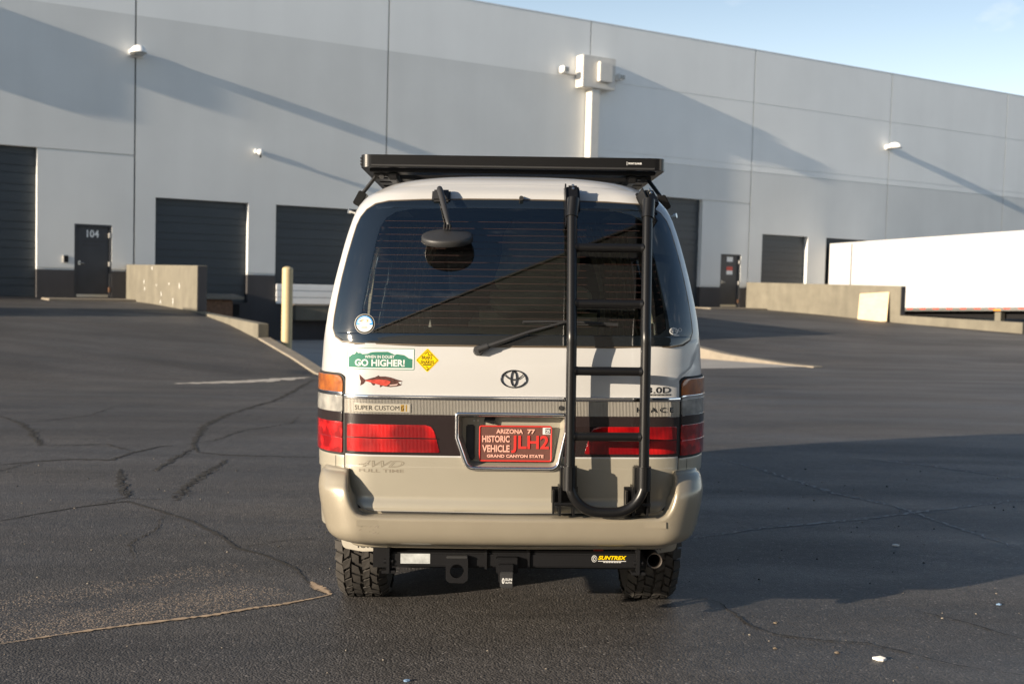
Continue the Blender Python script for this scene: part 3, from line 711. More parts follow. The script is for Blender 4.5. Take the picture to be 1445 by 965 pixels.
def scan(poly, z):
    xs = []
    n = len(poly)
    for i in range(n):
        (a0, z0), (a1, z1) = poly[i], poly[(i + 1) % n]
        if (z0 <= z < z1) or (z1 <= z < z0): xs.append(a0 + (a1 - a0) * (z - z0) / (z1 - z0))
    return sorted(xs)
def patch(name, poly, off, thick, mats, parent, surf=None, holes=(), dz=.012, da=.03, chamfer=.0015, smooth=True, bulge=None, mi=None):
    surf = surf or BODY
    zs = [p[1] for p in poly]; z0, z1 = min(zs), max(zs); e = 2e-5
    rows = set([z0 + e, z1 - e]); k = int((z1 - z0) / dz) + 1
    for i in range(1, k): rows.add(z0 + (z1 - z0) * i / k)
    for p in poly:
        if z0 + 1e-4 < p[1] < z1 - 1e-4: rows.add(p[1])
    for h in holes:
        hz = [p[1] for p in h]
        for zz in (min(hz), max(hz)): rows |= {zz - e, zz + e}
        for p in h:
            if min(hz) + 1e-4 < p[1] < max(hz) - 1e-4 and z0 < p[1] < z1: rows.add(p[1])
    rows = sorted(r for r in rows if z0 < r < z1)
    ra = [rows[0]]
    for r in rows[1:]:
        if r - ra[-1] > 1e-5: ra.append(r)
    def ivs(z):
        x = scan(poly, z); iv = [(x[i], x[i + 1]) for i in range(0, len(x) - 1, 2)]
        for h in holes:
            hx = scan(h, z)
            for i in range(0, len(hx) - 1, 2):
                a, b = hx[i], hx[i + 1]; new = []
                for u, v in iv:
                    if b <= u or a >= v: new.append((u, v))
                    else:
                        if a > u: new.append((u, a))
                        if b < v: new.append((b, v))
                iv = new
        return iv
    bm = bmesh.new(); prevI = None; prevV = None; az = {}
    amax = max(p[0] for p in poly) - min(p[0] for p in poly)
    nc = max(2, int(amax / da))
    for z in ra:
        iv = ivs(z); V = []
        for u, v in iv:
            n = nc if len(iv) == 1 else max(4, nc // 2)
            row = []
            for i in range(n + 1):
                a = u + (v - u) * i / n; o_ = off + (bulge(a, z) if bulge else 0)
                vt = bm.verts.new(surf.SP(a, z, o_)); az[vt] = (a, z, o_); row.append(vt)
            V.append(row)
        if prevV is not None and len(prevV) == len(V):
            for A, B in zip(prevV, V):
                if len(A) != len(B): continue
                for i in range(len(A) - 1):
                    f = bm.faces.new((A[i], A[i + 1], B[i + 1], B[i]))
                    if mi: f.material_index = mi((az[A[i]][0] + az[A[i + 1]][0]) / 2, z)
        prevV = V
    finish_patch(bm, az, surf, off, thick, chamfer)
    return bm_obj(bm, name, mats, parent, smooth)
def finish_patch(bm, az, surf, off, thick, chamfer):
    cl = [(v, az[v]) for v in bm.verts]
    if thick > 0:
        be = [e for e in bm.edges if len(e.link_faces) == 1]
        nrm = {}
        for e in be:
            f = e.link_faces[0]; c = f.calc_center_median(); mid = (e.verts[0].co + e.verts[1].co) / 2
            a0, a1 = az[e.verts[0]], az[e.verts[1]]
            d = (a1[0] - a0[0], a1[1] - a0[1]); n = (d[1], -d[0])
            fa = [az[v] for v in f.verts]; fc = (sum(p[0] for p in fa) / len(fa), sum(p[1] for p in fa) / len(fa))
            if n[0] * ((a0[0] + a1[0]) / 2 - fc[0]) + n[1] * ((a0[1] + a1[1]) / 2 - fc[1]) < 0: n = (-n[0], -n[1])
            L = math.hypot(*n)
            if L < 1e-9: continue
            for v in e.verts:
                q = nrm.setdefault(v, [0, 0]); q[0] += n[0] / L; q[1] += n[1] / L
        loops = []
        ch = chamfer
        if ch: loops += [(ch * .38, ch * .10), (ch * .72, ch * .36), (ch * .93, ch * .66), (ch, ch)]
        loops.append((ch, thick))
        newv = {}
        for v, n in nrm.items():
            L = math.hypot(*n) or 1; a, z, o = az[v]; lst = [v]
            for ex, dp in loops: lst.append(bm.verts.new(surf.SP(a + n[0] / L * ex, z + n[1] / L * ex, o - dp)))
            newv[v] = lst
        for e in be:
            v0, v1 = e.verts
            if v0 not in newv or v1 not in newv: continue
            for k in range(len(loops)):
                try: bm.faces.new((newv[v0][k], newv[v1][k], newv[v1][k + 1], newv[v0][k + 1]))
                except ValueError: pass
def bm_obj(bm, name, mats, parent, smooth=True, merge=5e-6, angle=42, fix=True):
    bmesh.ops.remove_doubles(bm, verts=bm.verts, dist=merge)
    if fix: bmesh.ops.recalc_face_normals(bm, faces=bm.faces)
    me = bpy.data.meshes.new(name); bm.to_mesh(me); bm.free()
    for m_ in (mats if isinstance(mats, (list, tuple)) else [mats]): me.materials.append(m_)
    if smooth:
        me.polygons.foreach_set('use_smooth', [True] * len(me.polygons)); me.set_sharp_from_angle(angle=R(angle))
    o = bpy.data.objects.new(name, me); col.objects.link(o); o.parent = parent
    return o
def rpoly(pts, rad, n=6):
    """polygon with rounded corners; rad: one radius or one for each corner"""
    out = []; N = len(pts)
    for i in range(N):
        p0, p1, p2 = Vector(pts[i - 1]), Vector(pts[i]), Vector(pts[(i + 1) % N]); r = rad[i] if isinstance(rad, (list, tuple)) else rad
        if r <= 0: out.append(tuple(p1)); continue
        d0, d2 = (p0 - p1), (p2 - p1); l0, l2 = d0.length, d2.length; d0.normalize(); d2.normalize()
        ang = d0.angle(d2); t = min(r / math.tan(ang / 2), l0 * .49, l2 * .49); a, b = p1 + d0 * t, p1 + d2 * t
        for k in range(n + 1):
            u = k / n; q = a * (1 - u) ** 2 + p1 * 2 * u * (1 - u) + b * u * u; out.append(tuple(q))
    return out
def inpoly(a, z, poly):
    c = sum(1 for x in scan(poly, z) if x < a); return c % 2 == 1
def shrink(poly, d):
    N = len(poly); out = []; area = sum(poly[i - 1][0] * poly[i][1] - poly[i][0] * poly[i - 1][1] for i in range(N)); sg = 1 if area > 0 else -1
    for i in range(N):
        a = Vector(poly[i - 1]); b = Vector(poly[i]); c = Vector(poly[(i + 1) % N]); t = (c - a)
        if t.length < 1e-9: t = c - b
        n = Vector((-t.y, t.x)).normalized() * sg; out.append(tuple(b + n * d))
    return out

# outlines on the rear surface: (arc from the centre line, height)
LAMP_X = .704
def mir(pts): return pts + [(-a, z) for a, z in reversed(pts)]
GLASS = mir([(0, 1.284), (.40, 1.285), (.66, 1.289), (.72, 1.297), (.752, 1.315), (.768, 1.345), (.766, 1.39), (.752, 1.48), (.738, 1.56), (.718, 1.65), (.698, 1.73), (.684, 1.785), (.668, 1.82), (.640, 1.852), (.60, 1.874), (.54, 1.887), (.40, 1.895), (.20, 1.899), (0, 1.900)])
FRIT_IN = mir([(0, 1.328), (.56, 1.330), (.615, 1.336), (.640, 1.36), (.636, 1.42), (.62, 1.52), (.60, 1.64), (.585, 1.72), (.572, 1.775), (.55, 1.815), (.51, 1.843), (.44, 1.858), (.20, 1.864), (0, 1.865)])
GATE = mir([(0, .590), (.585, .593), (.625, .602), (.655, .622), (.676, .655), (.689, .70), (.696, .76), (.697, .90), (.697, 1.145), (.712, 1.17), (.755, 1.20), (.785, 1.26), (.797, 1.33), (.792, 1.40), (.765, 1.55), (.74, 1.66), (.715, 1.76), (.695, 1.83), (.66, 1.885), (.61, 1.927), (.52, 1.955), (.30, 1.972), (0, 1.977)])
GATE = [(BODY.a_of_x(x, z), z) for x, z in GATE]
GATE_HOLE = shrink(GLASS, .022)
PLATE_OUT = rpoly([(-.240, 1.009), (.232, 1.009), (.232, .93), (.196, .765), (-.192, .765), (-.240, .90)], [.018, .018, 0, .05, .05, 0], 6)
PLATE_HOLE = shrink(PLATE_OUT, .012)

# --- body shell
zr = sorted(set([.50, .52, .60, .68, .76, .822, .9, .98, 1.06, 1.14] + [1.2 + i * .03 for i in range(25)] + [1.935, 1.95, 1.965, 1.98, 1.99, 2.0, 2.01, 2.02, 2.03, 2.038, 2.045]))
def front_y(z): return lerp_table([(.3, 4.5), (.9, 4.58), (1.2, 4.42), (1.6, 4.1), (1.9, 3.75), (2.0, 3.5), (2.045, 3.2)], z)
def section(z):
    w, y0, r = BODY.wyr(z); L1 = w - r; q = math.pi / 2 * r; half = []
    for i in range(16): half.append((L1 * i / 16, BODY.P(L1 * i / 16, z)))
    for i in range(9): a = L1 + q * i / 8; half.append((a, BODY.P(a, z)))
    ys = half[-1][1].y; yf = front_y(z); rf = min(.3, w * .6)
    for i in range(1, 41): y = ys + (yf - rf - ys) * i / 40; half.append((L1 + q + y - ys, Vector((w, y, z))))
    for i in range(1, 7): th = math.pi / 2 * i / 6; half.append((99, Vector((w - rf + rf * math.cos(th), yf - rf + rf * math.sin(th), z))))
    for i in range(1, 7): half.append((99, Vector(((w - rf) * (1 - i / 6), yf, z))))
    return half
bm = bmesh.new(); prev = None
SIDE_WIN = [(.62, 1.78), (1.92, 2.85), (2.98, 3.65)]
gate_in = shrink(GATE, .02)
for z in zr:
    h = section(z); n = len(h)
    rowR = [(a, bm.verts.new(p)) for a, p in h]
    rowL = [rowR[0]] + [(-a if a < 90 else -99, bm.verts.new((-p.x, p.y, p.z))) for a, p in h[1:-1]] + [rowR[-1]]
    if prev:
        pz, pr = prev
        for A, B in ((pr[0], rowR), (pr[1], rowL)):
            for i in range(n - 1):
                a = (A[i][0] + A[i + 1][0] + B[i][0] + B[i + 1][0]) / 4; zc = (z + pz) / 2
                y = (A[i][1].co.y + A[i + 1][1].co.y) / 2
                if inpoly(a, zc, gate_in): continue
                if i > 26 and 1.26 < zc < 1.72 and any(p < y < q for p, q in SIDE_WIN): continue
                if i > 68 and 1.25 < zc < 1.75: continue
                if i > 20 and any((y - wy) ** 2 + (zc - .34) ** 2 < .43 ** 2 for wy in (.98, 3.56)): continue
                f = bm.faces.new((A[i][1], A[i + 1][1], B[i + 1][1], B[i][1]) if A is pr[0] else (A[i + 1][1], A[i][1], B[i][1], B[i + 1][1]))
                f.material_index = 1 if zc < .822 else 0
    prev = (z, (rowR, rowL))
rr, rl = prev[1]
for i in range(len(rr) - 1):
    if i == 0: vs_ = (rr[0][1], rr[1][1], rl[1][1])
    elif i == len(rr) - 2: vs_ = (rr[i][1], rr[i + 1][1], rl[i][1])
    else: vs_ = (rr[i][1], rr[i + 1][1], rl[i + 1][1], rl[i][1])
    bm.faces.new(vs_)
bm_obj(bm, 'body', [M_vanwhite, M_beige], VAN, angle=60, merge=1e-5)
# drip rail along the roof edge, side glass, floor and lining
for sg in (-1, 1):
    q = MB(); q.tube([(sg * (BODY.wyr(1.93)[0] + .006), .75 + .2 * k, 1.93) for k in range(15)], .012, 8); q.build('drip_rail', M_vanwhite, VAN, smooth=True)
    for p, q_ in SIDE_WIN:
        poly = rpoly([(sg * BODY.sidea(1.5, p - .03), 1.25), (sg * BODY.sidea(1.5, q_ + .03), 1.25), (sg * BODY.sidea(1.5, q_ + .03), 1.735), (sg * BODY.sidea(1.5, p - .03), 1.735)], .03)
        patch('side_window', poly, .004, .006, M_sideglass, VAN, da=.15, dz=.08, chamfer=0)
q = MB(); q.face([(-.6, 4.40, 1.22), (.6, 4.40, 1.22), (.5, 3.98, 1.77), (-.5, 3.98, 1.77)]); q.build('windscreen', M_sideglass, VAN)
q = MB(); q.box(-.70, .70, .26, 4.3, .42, .60); q.box(-.60, .60, .30, 4.2, .30, .42); q.tube([(-.62, .98, .33), (.62, .98, .33)], .05, 10); q.build('chassis', M_black, VAN)
q = MB(); q.box(-.56, .56, .62, 3.4, 1.955, 1.965); q.build('headliner', M_headliner, VAN)
q = MB()
for sg in (-1, 1): q.box(sg * .715, sg * .735, .45, 3.6, .62, 1.24)
q.box(-.70, .70, .40, 3.9, .604, .62); q.build('interior_lining', M_seat, VAN)

# --- tailgate
def gate_mi(a, z): return 1 if z < .823 else 0
patch('tailgate_seal', shrink(GATE, -.010), -.006, 0, M_rubber, VAN, holes=[shrink(GLASS, .012), shrink(PLATE_OUT, -.02)], chamfer=0) if False else None
seal = [(a, z) for a, z in shrink(GATE, -.0135)]
patch('tailgate_seal', [p for p in seal if p[1] < 1.15], .0015, .01, M_rubber, VAN, holes=[shrink(PLATE_OUT, -.012)], chamfer=0)
gate = patch('tailgate', GATE, .010, .035, [M_vanwhite, M_beige], VAN, holes=[GATE_HOLE, PLATE_HOLE], mi=gate_mi, chamfer=.0035)
# glass
glass = patch('rear_window', FRIT_IN, .016, .0, M_glass, VAN, chamfer=0, dz=.006, da=.018)
patch('glass_border', GLASS, .016, .005, M_frit, glass, holes=[FRIT_IN], chamfer=.002)
q = MB(); ng = len(GLASS); GG = shrink(GLASS, -.003)
q.tube([BODY.SP(a, z, .013) for a, z in GG] + [BODY.SP(GG[0][0], GG[0][1], .013)], .0045, 6, cap=False); q.build('window_seal', mat('window_trim', (.10, .075, .05), .5), VAN, smooth=True)
dl = MB()
for k in range(16):
    z = 1.365 + k * .0292; x = scan(FRIT_IN, z); a, b = x[0] + .004, x[-1] - .004; n = 24
    for i in range(n):
        u0, u1 = a + (b - a) * i / n, a + (b - a) * (i + 1) / n
        dl.face([BODY.SP(u0, z - .00045, .0166), BODY.SP(u1, z - .00045, .0166), BODY.SP(u1, z + .00045, .0166), BODY.SP(u0, z + .00045, .0166)])
tag(dl.build('defroster_line', M_defrost, glass, fixn=False), kind='stuff')

# --- garnish, smoked panel and lamps across the tailgate
SX = BODY.a_of_x(.6985, 1.0)
def band(name, poly, off, m, holes=(), **k): return patch(name, poly, off, .008, m, VAN, holes=holes, **k)
band('chrome_strip', [(-SX, 1.060), (SX, 1.060), (SX, 1.072), (-SX, 1.072)], .018, M_chrome, chamfer=.004)
bm = bmesh.new(); n = 232; az = {}; prevr = None
rib = []
for zz in (.996, 1.059):
    rr = []
    for i in range(4 * n + 1):
        a = -SX + 2 * SX * i / (4 * n); o_ = .0155 if i % 4 in (0, 1) else .0125
        v = bm.verts.new(BODY.SP(a, zz, o_)); rr.append(v)
    rib.append(rr)
for i in range(4 * n): bm.faces.new((rib[0][i], rib[0][i + 1], rib[1][i + 1], rib[1][i]))
bm_obj(bm, 'ribbed_strip', mat('ribbed_grey_garnish', (.36, .34, .305), .32, .35), VAN, smooth=False)
for sg in (-1, 1): band('smoked_panel', [(sg * SX, .825), (sg * .19, .825), (sg * .19, .9955), (sg * SX, .9955)], .0125, M_blackgloss, holes=[PLATE_OUT], chamfer=.0005)
for sg in (-1, 1):
    pol = [(-.690, .838), (-.303, .838), (-.327, .925), (-.340, .944), (-.362, .951), (-.690, .951)]
    pl_ = rpoly([(sg * a, z) for a, z in pol], [.004, .006, .01, .012, .01, .006])
    L = band('tail_lamp', pl_, .0155, M_red)
    L['label'] = 'red tail lamp lens on the tailgate'
    x0, x1 = (-.69, -.31) if sg < 0 else (.31, .69)
    q = MB(); N_ = 12
    for i in range(N_):
        a0, a1 = x0 + (x1 - x0) * i / N_, x0 + (x1 - x0) * (i + 1) / N_
        q.face([BODY.SP(a0, .8945, .0172), BODY.SP(a1, .8945, .0172), BODY.SP(a1, .8985, .0172), BODY.SP(a0, .8985, .0172)])
    q.build('lens_divider', M_blackgloss, L, fixn=False)
# --- corner lamps: wrap round the corner
for sg in (-1, 1):
    A1 = lambda z: BODY.sidea(z, .40); LX = BODY.a_of_x(.7035, 1.0)
    hs = patch('lamp_housing', rpoly([(sg * LX, .818), (sg * A1(.9), .818), (sg * A1(.9), 1.158), (sg * LX, 1.158)], [.01, .01, .01, .045]), .006, .02, M_rubber, VAN, chamfer=.003)
    A2 = A1(1.0) - .008
    def lens(nm, z0, z1, m, rad=.006, inset=.007, off=.012):
        p = rpoly([(sg * (LX + .005 + inset), z0), (sg * A2, z0), (sg * A2, z1), (sg * (LX + .005 + inset), z1)], [.006, .006, .006, rad]); o = patch(nm, p, off, .01, m, hs, chamfer=.003); return o
    lens('amber_indicator', 1.083, 1.149, M_amber, .036)
    lens('chrome_divider', 1.068, 1.080, M_chrome)
    lens('reversing_lamp', 1.000, 1.065, M_clear)
    lens('smoked_insert', .958, .997, M_blackgloss)
    lens('red_lens', .893, .955, M_red2)
    lens('red_lens', .828, .889, M_red2)
    # quarter panel filler below the lamps
    fp = patch('quarter_filler', [(sg * (LX + .0055), .752), (sg * A1(.8), .752), (sg * A1(.8), .812), (sg * (LX + .0055), .812)], .006, .02, M_beige, VAN, chamfer=.004)
    q = MB(); ax = sg * .757; q.v = [BODY.SP(ax - .0012, .755, .0068), BODY.SP(ax + .0012, .755, .0068), BODY.SP(ax + .0012, .81, .0068), BODY.SP(ax - .0012, .81, .0068)]; q.f = [(0, 1, 2, 3)]; q.m = [0]; q.build('filler_seam', M_rubber, fp, fixn=False)
    q = MB(); P_ = BODY.SP(sg * BODY.sidea(.78, .42), .785, .0); q.box(P_.x - .012, P_.x + .012, P_.y - .02, P_.y + .30, .765, .805, ch=.006); q.build('side_moulding', M_beige, VAN)

# --- bumper
def xin(z): return lerp_table([(.44, .61), (.566, .61), (.572, .632), (.582, .650), (.595, .662), (.61, .672), (.635, .683), (.665, .691), (.70, .697), (.752, .700)], z)
bm = bmesh.new(); az = {}
zb = [.440, .444, .448, .452, .458, .466, .476, .49, .505, .52, .54, .5595, .566] + [.570, .575, .582, .59, .60, .612, .625, .64, .655, .67, .68, .69, .70, .71, .72, .73, .738, .744, .749, .752]
Aend = {}
for sg in (-1, 1):
    pv = None
    for z in zb:
        w, y0, r = BUMP.wyr(z); xi = xin(z); amax = (w - r) + math.pi / 2 * r + .46; row = []
        for i in range(31):
            a = xi + (amax - xi) * (i / 30) ** 1.35; v = bm.verts.new(BUMP.SP(sg * a, z, 0)); az[v] = (sg * a, z, 0); row.append(v)
        if pv:
            for i in range(30): bm.faces.new((pv[i], pv[i + 1], row[i + 1], row[i]))
        pv = row
pv = None
for z in zb:
    if z > .5665: break
    row = []
    for i in range(41):
        a = -.61 + 1.22 * i / 40; v = bm.verts.new(BUMP.SP(a, z, 0)); az[v] = (a, z, 0); row.append(v)
    if pv:
        for i in range(40): bm.faces.new((pv[i], pv[i + 1], row[i + 1], row[i]))
    pv = row
first = {}
for v in list(bm.verts):
    key = (round(v.co.x, 5), round(v.co.y, 5), round(v.co.z, 5))
    first.setdefault(key, v)
tm = {v: first[(round(v.co.x, 5), round(v.co.y, 5), round(v.co.z, 5))] for v in bm.verts}
bmesh.ops.weld_verts(bm, targetmap={k: v for k, v in tm.items() if k is not v})
finish_patch(bm, az, BUMP, 0, .125, .013)
bumper = bm_obj(bm, 'rear_bumper', M_bumper, VAN, angle=55, merge=1e-5)
# step pad between the bumper lip and the tailgate
q = MB(); q.box(-.64, .64, .012, .16, .54, .5655); q.box(-.72, .72, .09, .3, .50, .60); q.build('bumper_core', M_bumper, bumper)
rnd = random.Random(11)
for k in range(11):
    a, z = rnd.gauss(-.575, .035), rnd.uniform(.508, .540); L = rnd.uniform(.004, .013); an = rnd.uniform(.2, 1.2); w_ = rnd.uniform(.0010, .0028)
    q = MB(); c_, s_ = math.cos(an) * L, math.sin(an) * L * .6; q.face([BUMP.SP(a - c_, z - s_, .0006), BUMP.SP(a + w_, z - w_, .0006), BUMP.SP(a + c_, z + s_, .0006), BUMP.SP(a - w_, z + w_, .0006)])
    q.build('scuff_mark', M_curb if k % 2 else M_grey, bumper, fixn=False)

# --- licence plate well
q = MB(); n = len(PLATE_HOLE); inner = shrink(PLATE_OUT, .030)
dep = .052
yb = BODY.P(0, .88).y + dep
for i in range(n):
    j = (i + 1) % n
    a, b = BODY.SP(*PLATE_HOLE[i], .012), BODY.SP(*PLATE_HOLE[j], .012); c, d = inner[j], inner[i]
    q.face([a, b, Vector((c[0], yb, c[1])), Vector((d[0], yb, d[1]))])
q.face([Vector((a, yb, z)) for a, z in inner]); q.build('plate_recess', M_beige, VAN, smooth=False)
fr = []
mid = shrink(PLATE_OUT, .008)
q = MB(); pts = [BODY.SP(a, z, .0165) for a, z in mid]; q.tube(pts + [pts[0]], .0095, 10, cap=False)
q.build('plate_frame', M_chrome, VAN, smooth=True)
q = MB()
for (x, z, w_) in ((-.153, .975, .007),):
    for dx in (-1, 1):
        for dz_ in (-1, 1): q.tube([(x + dx * .008, yb - .001, z + dz_ * .008), (x + dx * .008, yb - .006, z + dz_ * .008)], .004, 8)
q.build('plate_screw', M_trim, VAN)
q = MB(); q.box(-.118, -.075, yb - .02, yb - .002, .958, .985, M=Matrix.Translation((-.0965, 0, .97)) @ Matrix.Rotation(R(15), 4, 'Y') @ Matrix.Translation((.0965, 0, -.97))); q.build('plate_lamp', M_black, VAN)
q = MB(); q.box(-.195, -.158, yb - .012, yb - .0015, .80, .95, ch=.006); q.tube([(-.166, yb - .012, .818), (-.166, yb - .017, .818)], .010, 10); q.build('plate_bracket', M_plastic, VAN)
# plate
px0, px1, pz0, pz1 = -.140, .168, .797, .950; py = yb - .026
LP = bpy.data.objects.new('licence_plate', None); col.objects.link(LP); LP.parent = VAN
plp = rpoly([(px0, pz0), (px1, pz0), (px1, pz1), (px0, pz1)], .012)
q = MB(); q.prism(plp, lambda a, b, d: (a, py + d, b), 0, .003); q.build('plate_body', M_plate, LP)
q = MB(); ed = shrink(plp, .0035); pts = [(a, py - .0003, z) for a, z in ed]; q.tube(pts + [pts[0]], .0032, 8, cap=False); q.build('plate_rim', M_platered, LP, smooth=True)
def ptxt(nm, s, u0, u1, v0, v1, m, **k):
    q = MB()
    fn = lambda d: (lambda x, z: (x, py - d, z))
    w_, h_ = px1 - px0, pz1 - pz0
    X0, X1, Z0, Z1 = px0 + u0 * w_, px0 + u1 * w_, pz1 - v1 * h_, pz1 - v0 * h_
    text_on(q, s, fn(.0032), X0, X1, Z0, Z1, **k)
    bm = bmesh.new(); me = bpy.data.meshes.new('t'); me.from_pydata(q.v, [], q.f); bm.from_mesh(me); bpy.data.meshes.remove(me)
    r_ = bmesh.ops.extrude_face_region(bm, geom=bm.faces[:]); 
    for v in [g for g in r_['geom'] if isinstance(g, bmesh.types.BMVert)]: v.co.y += .0034
    return bm_obj(bm, nm, m, LP, smooth=False)
ptxt('plate_lettering', 'ARIZONA', .235, .60, .10, .225, M_platepale, bold=.03)
ptxt('plate_lettering', '77', .66, .765, .10, .225, M_platepale, bold=.03)
ptxt('plate_lettering', 'HISTORIC', .045, .42, .28, .465, M_platepale, bold=.03)
ptxt('plate_lettering', 'VEHICLE', .045, .42, .54, .735, M_platepale, bold=.03)
ptxt('plate_number', 'JLH2', .44, .955, .27, .755, M_platered, bold=.02)
ptxt('plate_lettering', 'GRAND CANYON STATE', .11, .885, .80, .885, M_platepale, bold=.035)
q = MB(); q.box(px0 + .268, px0 + .301, py - .0035, py - .0005, pz1 - .036, pz1 - .008, 0); q.box(px0 + .279, px0 + .300, py - .0041, py - .0036, pz1 - .033, pz1 - .011, 1)
text_on(q, '25', lambda x, z: (x, py - .0047, z), px0 + .281, px0 + .298, pz1 - .030, pz1 - .014, 0, bold=.03); q.build('registration_tab', [M_stwhite, M_ink], LP, fixn=False)

# --- badges, stickers and lettering on the tailgate
def on(off): return lambda x, z: BODY.SP(x, z, off)
def flat(name, polys, parent=None, extra=None):
    """polys: (outline, offset, material)"""
    q = MB(); ms = []
    for poly, off, m in polys:
        if m not in ms: ms.append(m)
        mi = ms.index(m)
        bm = bmesh.new(); vv = [bm.verts.new((a, z, 0)) for a, z in poly]; f = bm.faces.new(vv)
        bmesh.ops.triangulate(bm, faces=[f])
        for _ in range(6):
            le = [e for e in bm.edges if e.calc_length() > .03]
            if not le: break
            bmesh.ops.subdivide_edges(bm, edges=le, cuts=1); bmesh.ops.triangulate(bm, faces=bm.faces[:])
        for v in bm.verts: v.co = BODY.SP(v.co.x, v.co.y, off)
        q.addbm(bm, mi)
    if extra:
        for s_, x0, x1, z0, z1, off, m, k in extra:
            if m not in ms: ms.append(m)
            text_on(q, s_, on(off), x0, x1, z0, z1, ms.index(m), **k)
    return q.build(name, ms, parent or VAN, fixn=False)
G = .0103
z0, z1 = 1.180, 1.267; x0, x1 = -.696, -.412
def rect(a0, a1, b0, b1): return [(a0, b0), (a1, b0), (a1, b1), (a0, b1)]
mt = [(0, 0), (1, 0), (1, .56), (.945, .60), (.87, .80), (.845, .74), (.79, .72), (.755, .86), (.725, .80), (.70, .86), (.615, 1.0), (.555, .84), (.50, .78), (.42, .98), (.36, .96), (.30, .86), (.22, .84), (.19, .92), (.155, .90), (.13, 1.0), (.10, .84), (.06, .80), (.02, .68), (0, .64)]
mt = [(x0 + .008 + a * (x1 - x0 - .016), z0 + .008 + b * (z1 - z0 - .022)) for a, b in mt]
flat('bumper_sticker', [(rpoly(rect(x0, x1, z0, z1), .004, 3), G + .0004, M_green), (rect(x0 + .0025, x1 - .0025, z0 + .0025, z1 - .0025), G + .0008, M_stwhite), (mt, G + .0012, M_green)],
     extra=[('WHEN IN DOUBT', x0 + .078, x1 - .083, z0 + .046, z0 + .058, G + .0016, M_stwhite, dict(bold=.02)), ('GO HIGHER!', x0 + .036, x1 - .040, z0 + .0135, z0 + .042, G + .0016, M_stwhite, dict(bold=.03))])
cx, cz, h_ = -.358, 1.221, .049
def dia(k): return [(cx, cz - h_ * k), (cx + h_ * k, cz), (cx, cz + h_ * k), (cx - h_ * k, cz)]
o = flat('diamond_sticker', [(rpoly(dia(1), .005, 3), G + .0004, M_yellow), (rpoly(dia(.90), .004, 3), G + .0008, M_ink), (rpoly(dia(.84), .004, 3), G + .0012, M_yellow)],
     extra=[('BRAKE', cx - .0235, cx + .0205, cz + .004, cz + .017, G + .0016, M_ink, dict(bold=.015)), ('FOR', cx - .008, cx + .008, cz - .0005, cz + .0032, G + .0016, M_ink, {}), ('SNAKES', cx - .0275, cx + .0275, cz - .0135, cz - .0015, G + .0016, M_ink, dict(bold=.015))])
flat('sticker_footer', [(rect(cx - .018, cx + .018, cz - .0200, cz - .0155), G + .0016, M_ink)], parent=o)
q = MB()
for pts in ([(-.012, .024), (-.006, .028), (0, .034), (.004, .030), (.002, .023), (.006, .020), (.012, .022), (.020, .020)], [(-.006, -.024), (0, -.028), (.004, -.032), (.001, -.040)]):
    P_ = [(cx + a, cz + b) for a, b in pts]
    for (a, b), (c, d) in zip(P_, P_[1:]):
        L = math.hypot(c - a, d - b); nx, nz_ = -(d - b) / L * .0013, (c - a) / L * .0013
        q.face([BODY.SP(a - nx, b - nz_, G + .0017), BODY.SP(c - nx, d - nz_, G + .0017), BODY.SP(c + nx, d + nz_, G + .0017), BODY.SP(a + nx, b + nz_, G + .0017)])
q.build('snake_print', M_ink, o, fixn=False)
# fish decal, drawn in units of its own length
fx, fz, fl = -.640, 1.105, .180
def F_(p): return [(fx + a * fl, fz + b * fl) for a, b in p]
body = F_([(.13, .175), (.25, .215), (.36, .245), (.44, .285), (.47, .262), (.60, .265), (.72, .245), (.86, .20), (.985, .165), (1.0, .150), (.975, .148), (.90, .135), (.955, .085), (.99, .095), (.95, .06), (.86, .035), (.72, .02), (.60, .03), (.48, .06), (.36, .09), (.24, .125), (.14, .15)])
belly = F_([(.14, .163), (.30, .185), (.45, .195), (.62, .185), (.72, .15), (.70, .10), (.62, .045), (.48, .062), (.36, .092), (.24, .127), (.14, .152)])
tail = F_([(.14, .176), (.10, .21), (.0, .30), (.012, .20), (.035, .14), (.02, .04), (.10, .085), (.14, .148)])
flat('fish_sticker', [(tail, G + .0005, M_fishdark), (body, G + .0006, M_fishdark), (belly, G + .001, M_fishred), (F_([(.26, .118), (.31, .055), (.35, .06), (.36, .092)]), G + .0007, M_fishdark), (F_([(.47, .06), (.475, .01), (.52, .035), (.54, .05)]), G + .0007, M_fishdark), (F_([(.90, .138), (.96, .143), (.975, .14), (.95, .09)]), G + .0012, M_stwhite), (F_([(.70, .045), (.86, .06), (.90, .10), (.84, .085), (.70, .07)]), G + .0012, M_salmon), (F_([(.79, .185), (.81, .195), (.825, .182), (.81, .172)]), G + .0012, M_ink)])
# round emblem: an ellipse ring with two inner ellipses
em = bpy.data.objects.new('emblem', None); col.objects.link(em); em.parent = VAN
def ring(nm, cx, cz, rx, rz, wx, wz=None):
    q = MB(); n = 40; wz = wz or wx
    for i in range(n):
        t0, t1 = 2 * math.pi * i / n, 2 * math.pi * (i + 1) / n
        def pt(t, k, o): return BODY.SP(cx + (rx - k * wx) * math.cos(t), cz + (rz - k * wz) * math.sin(t), o)
        for (k0, o0), (k1, o1) in (((0, .0102), (0, .0145)), ((0, .0145), (.5, .017)), ((.5, .017), (1, .0145)), ((1, .0145), (1, .0102))):
            q.face([pt(t0, k0, o0), pt(t1, k0, o0), pt(t1, k1, o1), pt(t0, k1, o1)])
    q.build(nm, M_emb, em, smooth=True, merge=1e-5)
M_emb = mat('dark_chrome_emblem', (.09, .095, .105), .2, .85)
ring('emblem_ring', 0.002, 1.149, .0555, .0375, .007, .0045)
